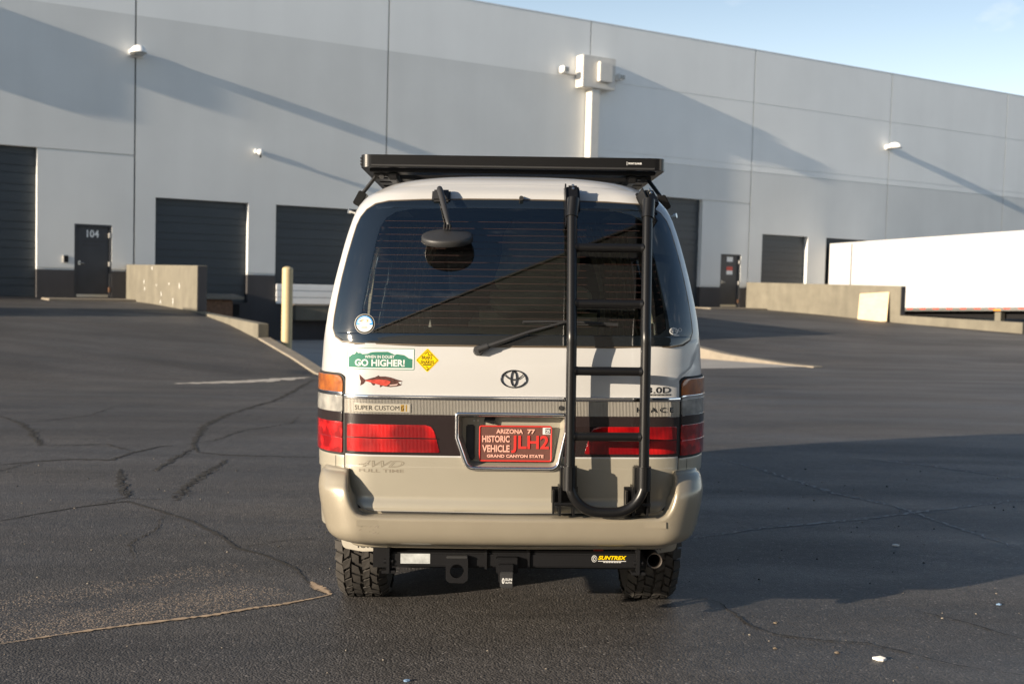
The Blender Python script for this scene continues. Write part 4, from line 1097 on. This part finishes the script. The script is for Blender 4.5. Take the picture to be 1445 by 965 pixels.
ring('emblem_ring', 0.002, 1.151, .0145, .033, .006, .006)
q = MB(); n = 20
for i in range(n):
    def pp(t, k):
        x = -.040 + .080 * t; return BODY.SP(.002 + x, 1.151 + .0215 * ((x / .040) ** 2) - .002 - k, .0155)
    q.face([pp(i / n, 0), pp((i + 1) / n, 0), pp((i + 1) / n, .006), pp(i / n, .006)])
q.build('emblem_arc', M_emb, em, fixn=False)
# round sticker on the glass and the small white decal
def disc(cx, cz, r, n=28, a0=0, a1=2 * math.pi): return [(cx + r * math.cos(a0 + (a1 - a0) * i / n), cz + r * math.sin(a0 + (a1 - a0) * i / n)) for i in range(n)]
cx, cz = -.622, 1.366; g = .0166
arc = [(cx + .033 * math.cos(t), cz + .033 * math.sin(t)) for t in [R(190 - 10 * k) for k in range(20)]] + [(cx + .0285 * math.cos(t), cz + .0285 * math.sin(t)) for t in [R(10 * k) for k in range(20)]]
flat('round_sticker', [(disc(cx, cz, .0415), g + .0003, M_badge), (disc(cx, cz, .0385), g + .0006, M_ink), (disc(cx, cz, .0335), g + .0009, M_stwhite), (arc, g + .0012, M_blueink), (rect(cx - .033, cx + .033, cz - .004, cz + .003), g + .0012, M_blueink), (rect(cx - .019, cx + .019, cz - .0045, cz + .0035), g + .0015, M_stwhite), (rect(cx - .014, cx + .014, cz + .008, cz + .017), g + .0012, M_tan), (rect(cx - .010, cx + .010, cz + .0095, cz + .0135), g + .0015, M_stwhite), (rect(cx - .012, cx + .010, cz - .013, cz - .011), g + .0012, M_grey), (rect(cx - .013, cx + .011, cz - .018, cz - .016), g + .0012, M_grey)], parent=glass)
cx, cz = .678, 1.350
q = MB()
for ex, ez, rx, rz, w_ in ((-.006, .0, .020, .015, .005), (-.010, .001, .006, .007, .004), (.004, .001, .005, .007, .003), (.022, .005, .009, .008, .003), (.006, -.017, .014, .003, .003)):
    for i in range(18):
        t0, t1 = 2 * math.pi * i / 18, 2 * math.pi * (i + 1) / 18
        f_ = lambda t, k: BODY.SP(cx + ex + (rx - k) * math.cos(t), cz + ez + (rz - k) * math.sin(t), .0172)
        q.face([f_(t0, 0), f_(t1, 0), f_(t1, w_), f_(t0, w_)])
q.build('scribble_decal', M_stwhite, glass, fixn=False)
# lettering
flat('script_badge', [(rect(-.662, -.425, 1.003, 1.041), .0175, M_badge), (rect(-.659, -.4285, 1.0055, 1.0385), .0180, mat('badge_face', (.33, .305, .255), .6, .1, spec=.2)), (rect(-.466, -.452, 1.008, 1.036), .0185, M_gold), (rect(-.446, -.440, 1.008, 1.036), .0185, M_gold)], extra=[('SUPER CUSTOM', -.655, -.472, 1.012, 1.031, .0185, M_ink, {}), ('G', -.465, -.453, 1.012, 1.031, .0190, M_ink, {})])
flat('displacement_badge', [(rect(.560, .662, 1.083, 1.0905), .0108, M_emb)], extra=[('3.0D', .562, .662, 1.094, 1.120, .0108, M_emb, dict(bold=.02))])
flat('badge_underline', [(rect(.564 + .0165 * k, .564 + .0165 * k + .013, 1.0855, 1.0885), .0113, M_badge) for k in range(6)])
flat('model_badge', [], extra=[('H I A C E', .517, .672, 1.0135, 1.0345, .0178, M_emb, dict(bold=.012))])
flat('drive_decal', [], extra=[('4WD', -.642, -.450, .772, .800, .0108, M_grey, dict(bold=.02, shear=.4)), ('FULL TIME', -.640, -.452, .750, .7635, .0108, M_grey, dict(bold=.02))])
flat('drive_decal', [], extra=[('4WD', -.637, -.453, .7755, .7965, .0112, M_beige, dict(bold=-.02, shear=.4))])
P_ = BODY.SP(.200, 1.030, .016); q = MB(); q.tube([P_ + Vector((0, .004, 0)), P_ + Vector((0, -.004, 0))], .010, 14); q.build('key_lock', M_rubber, VAN)
P_ = BODY.SP(.030, 1.913, .012); q = MB(); q.tube([P_, P_ + Vector((0, -.03, -.004))], [.009, .010], 12); q.build('washer_jet', M_rubber, VAN, smooth=True)

# --- ladder
LD = bpy.data.objects.new('ladder', None); col.objects.link(LD); LD.parent = VAN
def rail_y(z): return -.004 if z < 1.33 else -.004 + (z - 1.33) * .36
rail_pts = lambda x0, x1: [(x0 + (x1 - x0) * max(0, (z - 1.36) / .52), rail_y(z), z) for z in (1.895, 1.75, 1.6, 1.45, 1.37, 1.33, 1.29, 1.2, 1.0, .76)]
def tube_path(nm, pts, r, m, parent, n=14, smoothpts=3):
    q = MB(); q.tube(pts, r, n, smoothpts=smoothpts); return q.build(nm, m, parent, smooth=True)
tube_path('rail', rail_pts(.236, .244), .0215, M_rack, LD); tube_path('rail', rail_pts(.541, .566), .0215, M_rack, LD)
U = [(.236, -.005, .80), (.236, -.008, .735)] + [(.236 + .125 - .125 * math.cos(t), -.016, .735 - .125 * math.sin(t)) for t in [math.pi / 2 * k / 6 for k in range(1, 7)]]
U += [(.541 - .125 + .125 * math.sin(t), -.016, .735 - .125 * math.cos(t)) for t in [math.pi / 2 * k / 6 for k in range(0, 6)]] + [(.541, -.008, .735), (.541, -.005, .80)]
tube_path('foot_loop', U, .0215, M_rack, LD, smoothpts=2)
for z, za in ((1.700, 1), (1.465, 1), (1.190, 0), (.921, 0)):
    k = max(0, (z - 1.36) / .52); xa, xb = .236 + .008 * k, .541 + .025 * k
    q = MB(); q.tube([(xa, rail_y(z), z), (xb, rail_y(z), z)], .0185, 14)
    for x, s_ in ((xa, 1), (xb, -1)): q.tube([(x + s_ * .016, rail_y(z), z), (x + s_ * .028, rail_y(z), z)], [.0215, .0186], 14)
    q.build('rung', M_rack, LD, smooth=True)
for x in (.236, .541):
    q = MB(); q.tube([(x, -.006, .70), (x, -.006, .80)], .030, 16); q.box(x - .038, x - .012, -.002, .07, .70, .795, ch=.005); q.box(x - .006, x + .006, -.042, -.032, .702, .798); q.build('clamp_sleeve', M_rack, LD, smooth=True)
    q = MB(); q.box(x - .044, x - .034, -.005, .093, .592, .71); q.box(x - .068, x - .060, .03, .095, .592, .69); q.box(x - .07, x + .04, .08, .0945, .5905, .70); q.box(x + .014, x + .022, -.004, .093, .592, .71)
    q.tube([(x - .06, .0, .64), (x + .03, .0, .64)], .008, 8); q.build('foot_bracket', M_rack, LD)
for x, dz_ in ((.250, 0), (.572, -.016)):
    q = MB(); ctr = BODY.SP(x, 1.908 + dz_, .012); nn = BODY.N(x, 1.908 + dz_); Mh = Matrix.Translation(ctr) @ nn.to_track_quat('-Y', 'Z').to_matrix().to_4x4()
    q.box(-.034, .034, -.014, .0, -.065, .058, M=Mh, ch=.004); q.box(-.026, .026, -.062, -.014, -.05, .035, M=Mh, ch=.008)
    q.box(-.034, -.028, -.06, -.0, -.15, .04, M=Mh); q.box(-.020, .020, -.0, .12, .056, .064, M=Mh); q.build('roof_hook', M_rack, LD)
    q = MB(); p = Vector((x - .004, rail_y(1.86), 1.86)); q.tube([(x - .008, rail_y(1.83), 1.83), (x, rail_y(1.91), 1.91)], .0265, 14); q.build('clamp_sleeve', M_rack, LD, smooth=True)
    q = MB()
    for dz2 in (.028, .012): q.tube([Mh @ Vector((0, -.062, dz2)), Mh @ Vector((0, -.066, dz2))], .006, 8)
    q.build('bolt', M_steel, LD)

# --- wiper
WP = bpy.data.objects.new('rear_wiper', None); col.objects.link(WP); WP.parent = VAN
def wp(x, z, o): return BODY.SP(x, z, o)
q = MB(); q.tube([wp(-.147, 1.262, .010), wp(-.147, 1.262, .042)], [.022, .018], 14); q.tube([wp(-.147, 1.262, .036), wp(-.105, 1.277, .040)], [.017, .014], 10); q.build('pivot', M_plastic, WP, smooth=True)
q = MB(); q.tube([wp(-.125, 1.270, .040), wp(-.03, 1.302, .044), wp(.06, 1.335, .042), wp(.225, 1.383, .034)], [.011, .009, .007, .005], 8); q.build('arm', M_plastic, WP, smooth=True)
q = MB(); q.tube([wp(.037, 1.380, .028), wp(.14, 1.381, .034), wp(.225, 1.381, .036), wp(.32, 1.378, .034), wp(.436, 1.374, .028)], .005, 6); q.box(-.199, .199, -.0022, .0022, -.0055, .0055, M=Matrix.Translation(wp(.2365, 1.3765, .0235)) @ Matrix.Rotation(R(.8), 4, 'Y')); q.build('blade', M_plastic, WP)

# --- parking mirror on an arm
MR = bpy.data.objects.new('parking_mirror', None); col.objects.link(MR); MR.parent = VAN
ctr = BODY.SP(-.316, 1.912, .012); nn = BODY.N(-.316, 1.912)
Mb = Matrix.Translation(ctr) @ nn.to_track_quat('-Y', 'Z').to_matrix().to_4x4()
q = MB(); q.box(-.040, .040, -.018, .0, -.033, .033, M=Mb, ch=.014); q.build('mount', M_plastic, MR, smooth=True)
head = Vector((-.283, .115, 1.763))
q = MB(); q.tube([Mb @ Vector((-.006, -.016, .016)), Mb @ Vector((-.004, -.045, .004)), (-.297, .19, 1.862), (-.282, .135, 1.808), (-.276, .12, 1.784)], [.011, .013, .0125, .010, .009], 12, smoothpts=5); q.build('arm', M_plastic, MR, smooth=True)
q = MB()
for dx in (-.012, .0, .012): q.box(head.x + dx - .003, head.x + dx + .003, head.y - .012, head.y + .012, head.z + .002, head.z + .026, ch=.002)
q.tube([(head.x - .016, head.y, head.z + .017), (head.x + .018, head.y, head.z + .017)], .007, 8); q.build('knuckle', M_plastic, MR)
tilt = Matrix.Translation(head) @ Matrix.Rotation(R(19), 4, 'X') @ Matrix.Rotation(R(-1.5), 4, 'Y')
bm = bmesh.new(); rings = []; n = 40
for rr_, zz in ((0.0, .0), (.25, -.003), (.55, -.009), (.8, -.014), (.93, -.018), (.98, -.021), (1.0, -.027), (1.0, -.043), (.97, -.047)):
    row = []
    for i in range(n):
        t = 2 * math.pi * i / n; c_, s_ = math.cos(t), math.sin(t); e = 2.2
        x = math.copysign(abs(c_) ** (2 / e), c_) * .108 * rr_; y = math.copysign(abs(s_) ** (2 / e), s_) * .094 * rr_
        row.append(bm.verts.new(tilt @ Vector((x, y, zz))))
    if rings:
        for i in range(n): bm.faces.new((rings[-1][i], rings[-1][(i + 1) % n], row[(i + 1) % n], row[i]))
    rings.append(row)
bm_obj(bm, 'mirror_shell', M_plastic, MR, angle=60, merge=1e-6)
bm = bmesh.new(); rings = []
for k in range(6):
    rr_ = .95 * k / 5; row = []
    for i in range(n):
        t = 2 * math.pi * i / n; c_, s_ = math.cos(t), math.sin(t); e = 2.2
        row.append(bm.verts.new(tilt @ Vector((math.copysign(abs(c_) ** (2 / e), c_) * .108 * rr_, math.copysign(abs(s_) ** (2 / e), s_) * .094 * rr_, -.054 + .010 * rr_ * rr_))))
    if rings:
        for i in range(n): bm.faces.new((rings[-1][i], rings[-1][(i + 1) % n], row[(i + 1) % n], row[i]))
    rings.append(row)
bm_obj(bm, 'mirror_glass', M_chrome, MR, angle=80, merge=1e-6)

# --- roof rack
RK = bpy.data.objects.new('roof_rack', None); col.objects.link(RK); RK.parent = VAN
ry0, ry1, rz0, rz1, rx = .62, 2.75, 2.080, 2.137, .705
out = rpoly([(-rx, ry0), (rx, ry0), (rx, ry1), (-rx, ry1)], .055, 8)
inn = rpoly([(-rx + .03, ry0 + .03), (rx - .03, ry0 + .03), (rx - .03, ry1 - .03), (-rx + .03, ry1 - .03)], .035, 8)
q = MB(); n = len(out)
for i in range(n):
    j = (i + 1) % n
    def o_(p, k, z): c = Vector(p); return Vector((c.x * (1 - k / .7), c.y, z))
    A, B, C_, D_ = out[i], out[j], inn[j], inn[i]
    prof = [(0, rz0 + .008), (0, rz1 - .006)]
    q.face([(A[0], A[1], rz0), (B[0], B[1], rz0), (B[0], B[1], rz1), (A[0], A[1], rz1)])
    q.face([(A[0], A[1], rz1), (B[0], B[1], rz1), (C_[0], C_[1], rz1), (D_[0], D_[1], rz1)])
    q.face([(D_[0], D_[1], rz0), (C_[0], C_[1], rz0), (C_[0], C_[1], rz1), (D_[0], D_[1], rz1)])
    q.face([(A[0], A[1], rz0), (B[0], B[1], rz0), (C_[0], C_[1], rz0), (D_[0], D_[1], rz0)])
q.build('rack_frame', M_rack, RK, smooth=True, merge=1e-5, angle=35)
q = MB(); q.box(-rx + .05, rx - .05, ry0 - .003, ry0 + .001, rz0 + .004, rz0 + .012, ch=.001); q.build('rack_lip', M_plastic, RK)
for sx in (-1, 1):
    q = MB(); q.box(sx * rx * .965 - .004, sx * rx * .965 + .004, ry0 - .0025, ry0 + .002, rz0 + .002, rz1 - .002) if sx > 0 else [q.box(-rx - .002, -rx + .006, ry0 + .02, ry0 + .06, rz0 + .01 + k * .014, rz0 + .017 + k * .014) for k in range(3)]
    q.build('corner_piece', M_plastic, RK)
for k in range(9):
    y = ry0 + .10 + k * .235
    q = MB(); q.box(-rx + .032, rx - .032, y, y + .12, rz0 - (.016 if k > 1 else .012 + .008 * k), rz0 + .010, ch=.004); q.build('slat', M_rack, RK)
for sx in (-1, 1):
    q = MB(); q.box(sx * .56 - .018, sx * .56 + .018, ry0 + .07, ry1 - .1, rz0 - .052, rz0 - .0205, ch=.004); q.build('side_rail', M_rack, RK)
    for yy in (.80, 1.6, 2.4):
        f = 'foot'
        q = MB(); xb = sx * .712
        q.tube([(sx * .640, yy, rz0 - .012), (xb, yy, 1.975)], .0095, 8)
        q.box(-.02, .02, -.05, .05, -.035, .035, M=Matrix.Translation((sx * .722, yy, 1.945)) @ Matrix.Rotation(R(sx * -28), 4, 'Y'), ch=.004); q.box(sx * .54 - .0, sx * .66, yy - .02, yy + .02, rz0 - .026, rz0 - .0125); q.build(f, M_rack, RK)
        q = MB(); q.tube([(sx * .58, yy - .03, rz0 - .03), (sx * .58, yy - .045, rz0 - .03)], .012, 10); q.tube([(sx * .62, yy - .03, rz0 - .03), (sx * .62, yy - .045, rz0 - .03)], .012, 10); q.build('bolt', M_plastic, RK)
q = MB(); q.box(.522, .598, ry0 - .0012, ry0 - .0002, rz0 + .022, rz0 + .041, 1); q.box(.524, .526, ry0 - .002, ry0 - .0013, rz0 + .023, rz0 + .040, 0)
text_on(q, 'FRONT RUNNER', lambda x, z: (x, ry0 - .0022, z), .531, .594, rz0 + .027, rz0 + .036, 0, bold=.03); q.build('rack_label', [M_stwhite, M_black], RK, fixn=False)
for sg in (-1, 1):
    q = MB(); q.tube([(sg * .722, .62, 1.865), (sg * .745, .60, 1.872)], .006, 8); q.tube([(sg * .745, .60, 1.872), (sg * .755, .595, 1.874)], .012, 10); q.build('awning_knob', M_steel, VAN, smooth=True)

# --- hitch, exhaust, mud flaps
HT = bpy.data.objects.new('tow_hitch', None); col.objects.link(HT); HT.parent = VAN
q = MB(); q.box(-.505, .538, .10, .16, .352, .412, ch=.006); q.build('crossbar', M_black, HT)
for x in (-.515, .538):
    q = MB(); q.box(x - .008, x + .008, .085, .30, .325, .432, ch=.003); q.box(x - .028, x + .03, .09, .13, .325, .337); q.tube([(x - .02, .1, .375), (x + .02, .1, .375)], .010, 8); q.build('end_plate', M_black, HT)
q = MB(); op, ip = [], []; n = 48
for k in range(n):
    t = 2 * math.pi * k / n; c_, s_ = math.cos(t), math.sin(t); ip.append((-.2265 + .029 * c_, .340 + .029 * s_))
    m_ = .0465 / max(abs(c_), 1e-6); m2 = (.058 if s_ > 0 else .050) / max(abs(s_), 1e-6); L = min(m_, m2, 1e9 if s_ > 0 else .058); op.append((-.2265 + L * c_, .340 + L * s_))
for i in range(n):
    j = (i + 1) % n
    for (A, B, ya, yb2) in ((op, ip, .075, .075), (op, ip, .098, .098)): q.face([(A[i][0], ya, A[i][1]), (A[j][0], ya, A[j][1]), (B[j][0], yb2, B[j][1]), (B[i][0], yb2, B[i][1])])
    for A in (op, ip): q.face([(A[i][0], .075, A[i][1]), (A[j][0], .075, A[j][1]), (A[j][0], .098, A[j][1]), (A[i][0], .098, A[i][1])])
q.build('recovery_plate', M_black, HT)
q = MB(); q.box(-.272, -.181, .07, .12, .394, .404, ch=.003); q.build('plate_flange', M_plastic, HT)
q = MB(); q.box(-.052, .012, .035, .2, .300, .378, ch=.004); q.box(-.062, .03, .06, .12, .335, .40, ch=.004); q.build('receiver', M_black, HT)
q = MB(); q.box(-.046, .010, .012, .036, .286, .352, ch=.004); q.build('receiver_cover', M_plastic, HT)
q = MB(); text_on(q, 'SUN', lambda x, z: (x, .0105, z), -.024, .004, .318, .328, bold=.03); text_on(q, 'AUTO', lambda x, z: (x, .0105, z), -.024, .004, .306, .314, bold=.03); text_on(q, '0', lambda x, z: (x, .0105, z), -.038, -.027, .305, .329, bold=.03); q.build('cover_lettering', M_stwhite, HT, fixn=False)
for x in (-.105, .075):
    q = MB(); q.box(x - .006, x + .006, .09, .2, .345, .418, ch=.002); q.build('gusset', M_black, HT)
q = MB(); q.box(-.464, -.340, .0975, .0985, .366, .408); q.build('silver_label', M_label, HT)
q = MB()
text_on(q, 'SUNTREX', lambda x, z: (x, .0975, z), .368, .488, .388, .405, 0, bold=.035, shear=.3)
q.face([(.368, .0975, .381), (.486, .0975, .381), (.486, .0975, .3835), (.368, .0975, .3835)], 1)
for k in range(7): q.face([(.39 + .011 * k, .0975, .376), (.399 + .011 * k, .0975, .376), (.399 + .011 * k, .0975, .379), (.39 + .011 * k, .0975, .379)], 1)
for r0, mi_ in ((.0115, 1), (.0095, 2), (.006, 1), (.004, 2)):
    q.v += [(.352 + r0 * math.cos(t), .0985 - (.0125 - r0) * .25, .392 + r0 * 1.25 * math.sin(t)) for t in [2 * math.pi * k / 16 for k in range(16)]]; q.f.append(tuple(range(len(q.v) - 16, len(q.v)))); q.m.append(mi_)
q.build('hitch_sticker', [M_yellow, M_stwhite, M_ink], HT, fixn=False)
q = MB(); n = 20
for i in range(n):
    t0, t1 = 2 * math.pi * i / n, 2 * math.pi * (i + 1) / n
    for (ra, ya), (rb, yb_) in (((.027, .9), (.027, .32)), ((.027, .32), (.033, .125)), ((.033, .125), (.0325, .12)), ((.0325, .12), (.028, .122)), ((.028, .122), (.026, .5))):
        f_ = lambda t, r_, y: (.610 + r_ * math.cos(t), y, .380 + r_ * math.sin(t))
        q.face([f_(t0, ra, ya), f_(t1, ra, ya), f_(t1, rb, yb_), f_(t0, rb, yb_)])
q.build('exhaust_pipe', M_exh, VAN, smooth=True, merge=1e-5)
q = MB(); q.box(.36, .40, .2, .24, .40, .45); q.build('tow_tab', M_tape, VAN)
for sg in (-1, 1):
    q = MB(); q.prism(rpoly([(sg * .775, .52), (sg * .535, .52), (sg * .540, .350), (sg * .66, .347), (sg * .745, .362)], [0, 0, .01, .02, .03]), lambda a, b, d: (a, d, b), .40, .412); fl = q.build('mud_flap', M_flap, VAN)
    q = MB(); text_on(q, 'TOYOTA', lambda x, z: (x, .3985, z), -.685 if sg < 0 else .56, -.563 if sg < 0 else .68, .363, .383, bold=.02); q.build('flap_lettering', M_plastic, fl, fixn=False)

# --- wheels
def wheel(x0, x1, yc, tread=True):
    wl = bpy.data.objects.new('wheel', None); col.objects.link(wl); wl.parent = VAN
    zc, rad = .3455, .3455; prof = [(x0 + .01, .20), (x0, .25), (x0 + .005, .29), (x0 + .02, rad - .018), (x0 + .04, rad - .012), (x1 - .04, rad - .012), (x1 - .02, rad - .018), (x1 - .005, .29), (x1, .25), (x1 - .01, .20)]
    q = MB(); n = 64
    for i in range(n):
        t0, t1 = 2 * math.pi * i / n, 2 * math.pi * (i + 1) / n
        for (xa, ra), (xb, rb) in zip(prof, prof[1:]):
            q.face([(xa, yc + ra * math.sin(t0), zc + ra * math.cos(t0)), (xb, yc + rb * math.sin(t0), zc + rb * math.cos(t0)), (xb, yc + rb * math.sin(t1), zc + rb * math.cos(t1)), (xa, yc + ra * math.sin(t1), zc + ra * math.cos(t1))])
    q.build('tyre', M_tyre, wl, smooth=True, merge=1e-5)
    q = MB(); q.tube([(x0 + .012, yc, zc), (x1 - .012, yc, zc)], .2, 32); q.build('rim', M_silver, wl)
    if tread:
        q = MB(); W_ = x1 - x0; rnd = random.Random(3); N_ = 36
        colm = [(.0, .155, 1), (.175, .30, 0), (.33, .475, 1), (.525, .67, 0), (.70, .825, 1), (.845, 1.0, 0)]
        for ci, (u0, u1, odd) in enumerate(colm):
            for k in range(N_):
                ph = (k + .5 * odd) * 2 * math.pi / N_; hw = math.pi / N_ * .80; sk = (.05 if ci in (1, 3) else -.05) * (1 if 0 < ci < 5 else .3)
                pts = []; hw = math.pi / N_ * rnd.uniform(.72, .86)
                for (u, ta) in ((u0, -hw - sk * .5), (u1, -hw + sk * .5), (u1, hw + sk * .5), (u0, hw + sk * .5 - sk)):
                    u_ = u + rnd.uniform(-.022, .022)
                    pts.append((x0 + W_ * u_, ph + ta))
                top = []; bot = []
                for xx, t in pts:
                    edge = max(0, abs((xx - x0) / W_ - .5) - .36) / .14; rt = rad - .004 * edge - .022 * edge * edge; rb = rt - .013
                    top.append((xx, yc + rt * math.sin(t), zc + rt * math.cos(t))); bot.append((xx, yc + rb * math.sin(t), zc + rb * math.cos(t)))
                q.face(top)
                for a in range(4): b = (a + 1) % 4; q.face([top[a], top[b], bot[b], bot[a]])
        tag(q.build('tread_block', M_tyre, wl), kind='stuff')
    return wl
wheel(-.815, -.575, .98); wheel(.575, .815, .98); wheel(-.815, -.575, 3.56, False); wheel(.575, .815, 3.56, False)

# --- things inside the van, seen through the tinted glass
VM = VAN.matrix_world.copy()
def inside(o, label, cat, group=None):
    o.matrix_world = VM; return tag(o, label, cat, group)
for sg, lab in ((-1, 'pale curtain gathered inside the left of the rear window'), (1, 'pale curtain gathered inside the right of the rear window')):
    q = MB(); n, mm = 46, 14
    for j in range(mm + 1):
        z = 1.20 + .62 * j / mm
        for i in range(n + 1):
            u = i / n; gather = 1 - .35 * math.sin(math.pi * j / mm)
            q.v.append((sg * (.60 - .12 * (z - 1.2) - u * .24 * gather), .46 + .22 * (z - 1.2) + .025 * math.sin(u * 40 + math.sin(j * .7)) + .05 * u, z))
    for j in range(mm):
        for i in range(n):
            a = j * (n + 1) + i; q.f.append((a, a + 1, a + n + 2, a + n + 1)); q.m.append(0)
    inside(q.build('curtain', M_curtain, smooth=True, angle=80), lab, 'curtain', 'curtains in the rear window')
def pillow(nm, c, sx, sy, sz, rz, m, seed, label, cat):
    bm = bmesh.new(); bmesh.ops.create_icosphere(bm, subdivisions=4, radius=1); rnd = random.Random(seed); ph = [rnd.uniform(0, 6) for _ in range(6)]
    Mx = Matrix.Translation(c) @ Matrix.Rotation(rz, 4, 'Y')
    for v in bm.verts:
        p = v.co.copy(); e = .55
        p = Vector([math.copysign(abs(t) ** e, t) for t in p]); w = .05 * math.sin(5 * p.x + ph[0]) * math.sin(4 * p.z + ph[1]) + .03 * math.sin(11 * p.x + 7 * p.z + ph[2])
        p *= 1 + w; v.co = Mx @ Vector((p.x * sx, p.y * sy, p.z * sz))
    o = bm_obj(bm, nm, m, None); inside(o, label, cat); return o
pillow('cushion', Vector((.13, .78, 1.66)), .19, .12, .20, R(12), M_olive, 1, 'olive canvas cushion piled high inside the rear window', 'cushion')
pillow('duffel_bag', Vector((.14, .72, 1.47)), .24, .16, .07, R(-3), M_olive, 2, 'olive duffel bag lying under the cushion inside the rear window', 'duffel bag')
pillow('seat_headrest', Vector((-.17, 1.35, 1.60)), .15, .07, .13, R(-4), M_seat, 4, 'grey headrest seen through the rear window behind the mirror', 'headrest')
q = MB(); n = 60
for j in range(9):
    for i in range(n + 1): q.v.append((-.70 + 1.4 * i / n, 2.05 + .03 * math.sin(i * .9 + j * .2), .7 + 1.25 * j / 8))
for j in range(8):
    for i in range(n): a = j * (n + 1) + i; q.f.append((a, a + 1, a + n + 2, a + n + 1)); q.m.append(0)
inside(q.build('window_blocking_sheet', M_seat, smooth=True), 'dark sheet added behind the luggage to block the bright cabin windows', 'curtain')  # added sheet that keeps bright cabin windows out of the rear view
q = MB(); q.box(-.64, .64, .42, 2.0, 1.20, 1.31, ch=.04); q.box(-.20, .45, .60, 2.0, 1.30, 1.42, ch=.05)
inside(q.build('mattress', M_olive), 'folded olive mattress filling the bottom of the rear window', 'mattress')
q = MB(); q.box(-.55, -.1, 2.2, 2.35, .62, 1.5, ch=.05); q.box(.1, .55, 2.2, 2.35, .62, 1.5, ch=.05)
inside(q.build('bench_seat', M_seat), 'pair of grey seat backs in the dark of the van', 'seat')

# ------------------------------------------------------------------ litter on the asphalt
def scrap(name, x, y, size, m, label, cat, seed, flat=.35):
    rnd = random.Random(seed); q = MB(); n = 9; z = gxy(x, y)
    c = [(size * (.7 + rnd.random() * .5) * math.cos(2 * math.pi * k / n), size * (.45 + rnd.random() * .35) * math.sin(2 * math.pi * k / n), rnd.random() * size * flat + .003) for k in range(n)]
    top = (rnd.uniform(-.2, .2) * size, rnd.uniform(-.2, .2) * size, size * flat * 1.1 + .005)
    for k in range(n): q.face([c[k], c[(k + 1) % n], top]); q.face([(c[k][0], c[k][1], .001), (c[(k + 1) % n][0], c[(k + 1) % n][1], .001), c[(k + 1) % n], c[k]])
    return tag(q.build(name, m, loc=(x, y, z)), label, cat)
scrap('paper_scrap', 1.555, 4.61, .030, M_paper, 'crumpled white paper scrap at the lower right', 'paper scrap', 3, .35)
scrap('plastic_scrap', 2.42, 5.49, .014, M_bluebit, 'tiny pale blue plastic scrap near the right edge', 'plastic scrap', 4)
scrap('plastic_scrap', -.37, 4.27, .013, M_bluebit, 'tiny blue plastic scrap at the bottom edge', 'plastic scrap', 5)
scrap('paper_scrap', 2.36, 6.81, .022, M_paper, 'small pale scrap lying in the shadow of the van', 'paper scrap', 6)
for (x, y), lab, sd in (((1.24, 5.12), 'brown dry leaf nearest the edge of the van shadow', 7), ((1.15, 4.74), 'brown dry leaf left of the white paper scrap', 8), ((1.40, 4.69), 'brown dry leaf closest to the white paper scrap', 9)):
    scrap('dry_leaf', x, y, .012, M_leaf, lab, 'leaf', sd, .3)

rnd = random.Random(21); q = MB()
for k in range(420):
    y = 4.0 + 6 * rnd.random() ** 1.6; x = rnd.uniform(-.52, .52) * y
    if abs(x) < .9 and y > 4.9: continue
    r_ = rnd.uniform(.0016, .0045) * (1 + .25 * (y - 4)); z = gxy(x, y); bm = bmesh.new(); bmesh.ops.create_icosphere(bm, subdivisions=1, radius=1)
    a_, b_, c_ = rnd.uniform(.6, 1.3), rnd.uniform(.6, 1.3), rnd.uniform(.4, .8)
    for v in bm.verts: v.co = Vector((x + v.co.x * r_ * a_, y + v.co.y * r_ * b_, z + r_ * .4 + v.co.z * r_ * c_))
    q.addbm(bm, 0 if rnd.random() < .45 else 1)
tag(q.build('gravel', [mat('pale_grit', (.22, .19, .155), .9), mat('dark_grit', (.05, .047, .045), .9)]), 'loose pale and dark grit scattered over the asphalt', kind='stuff')
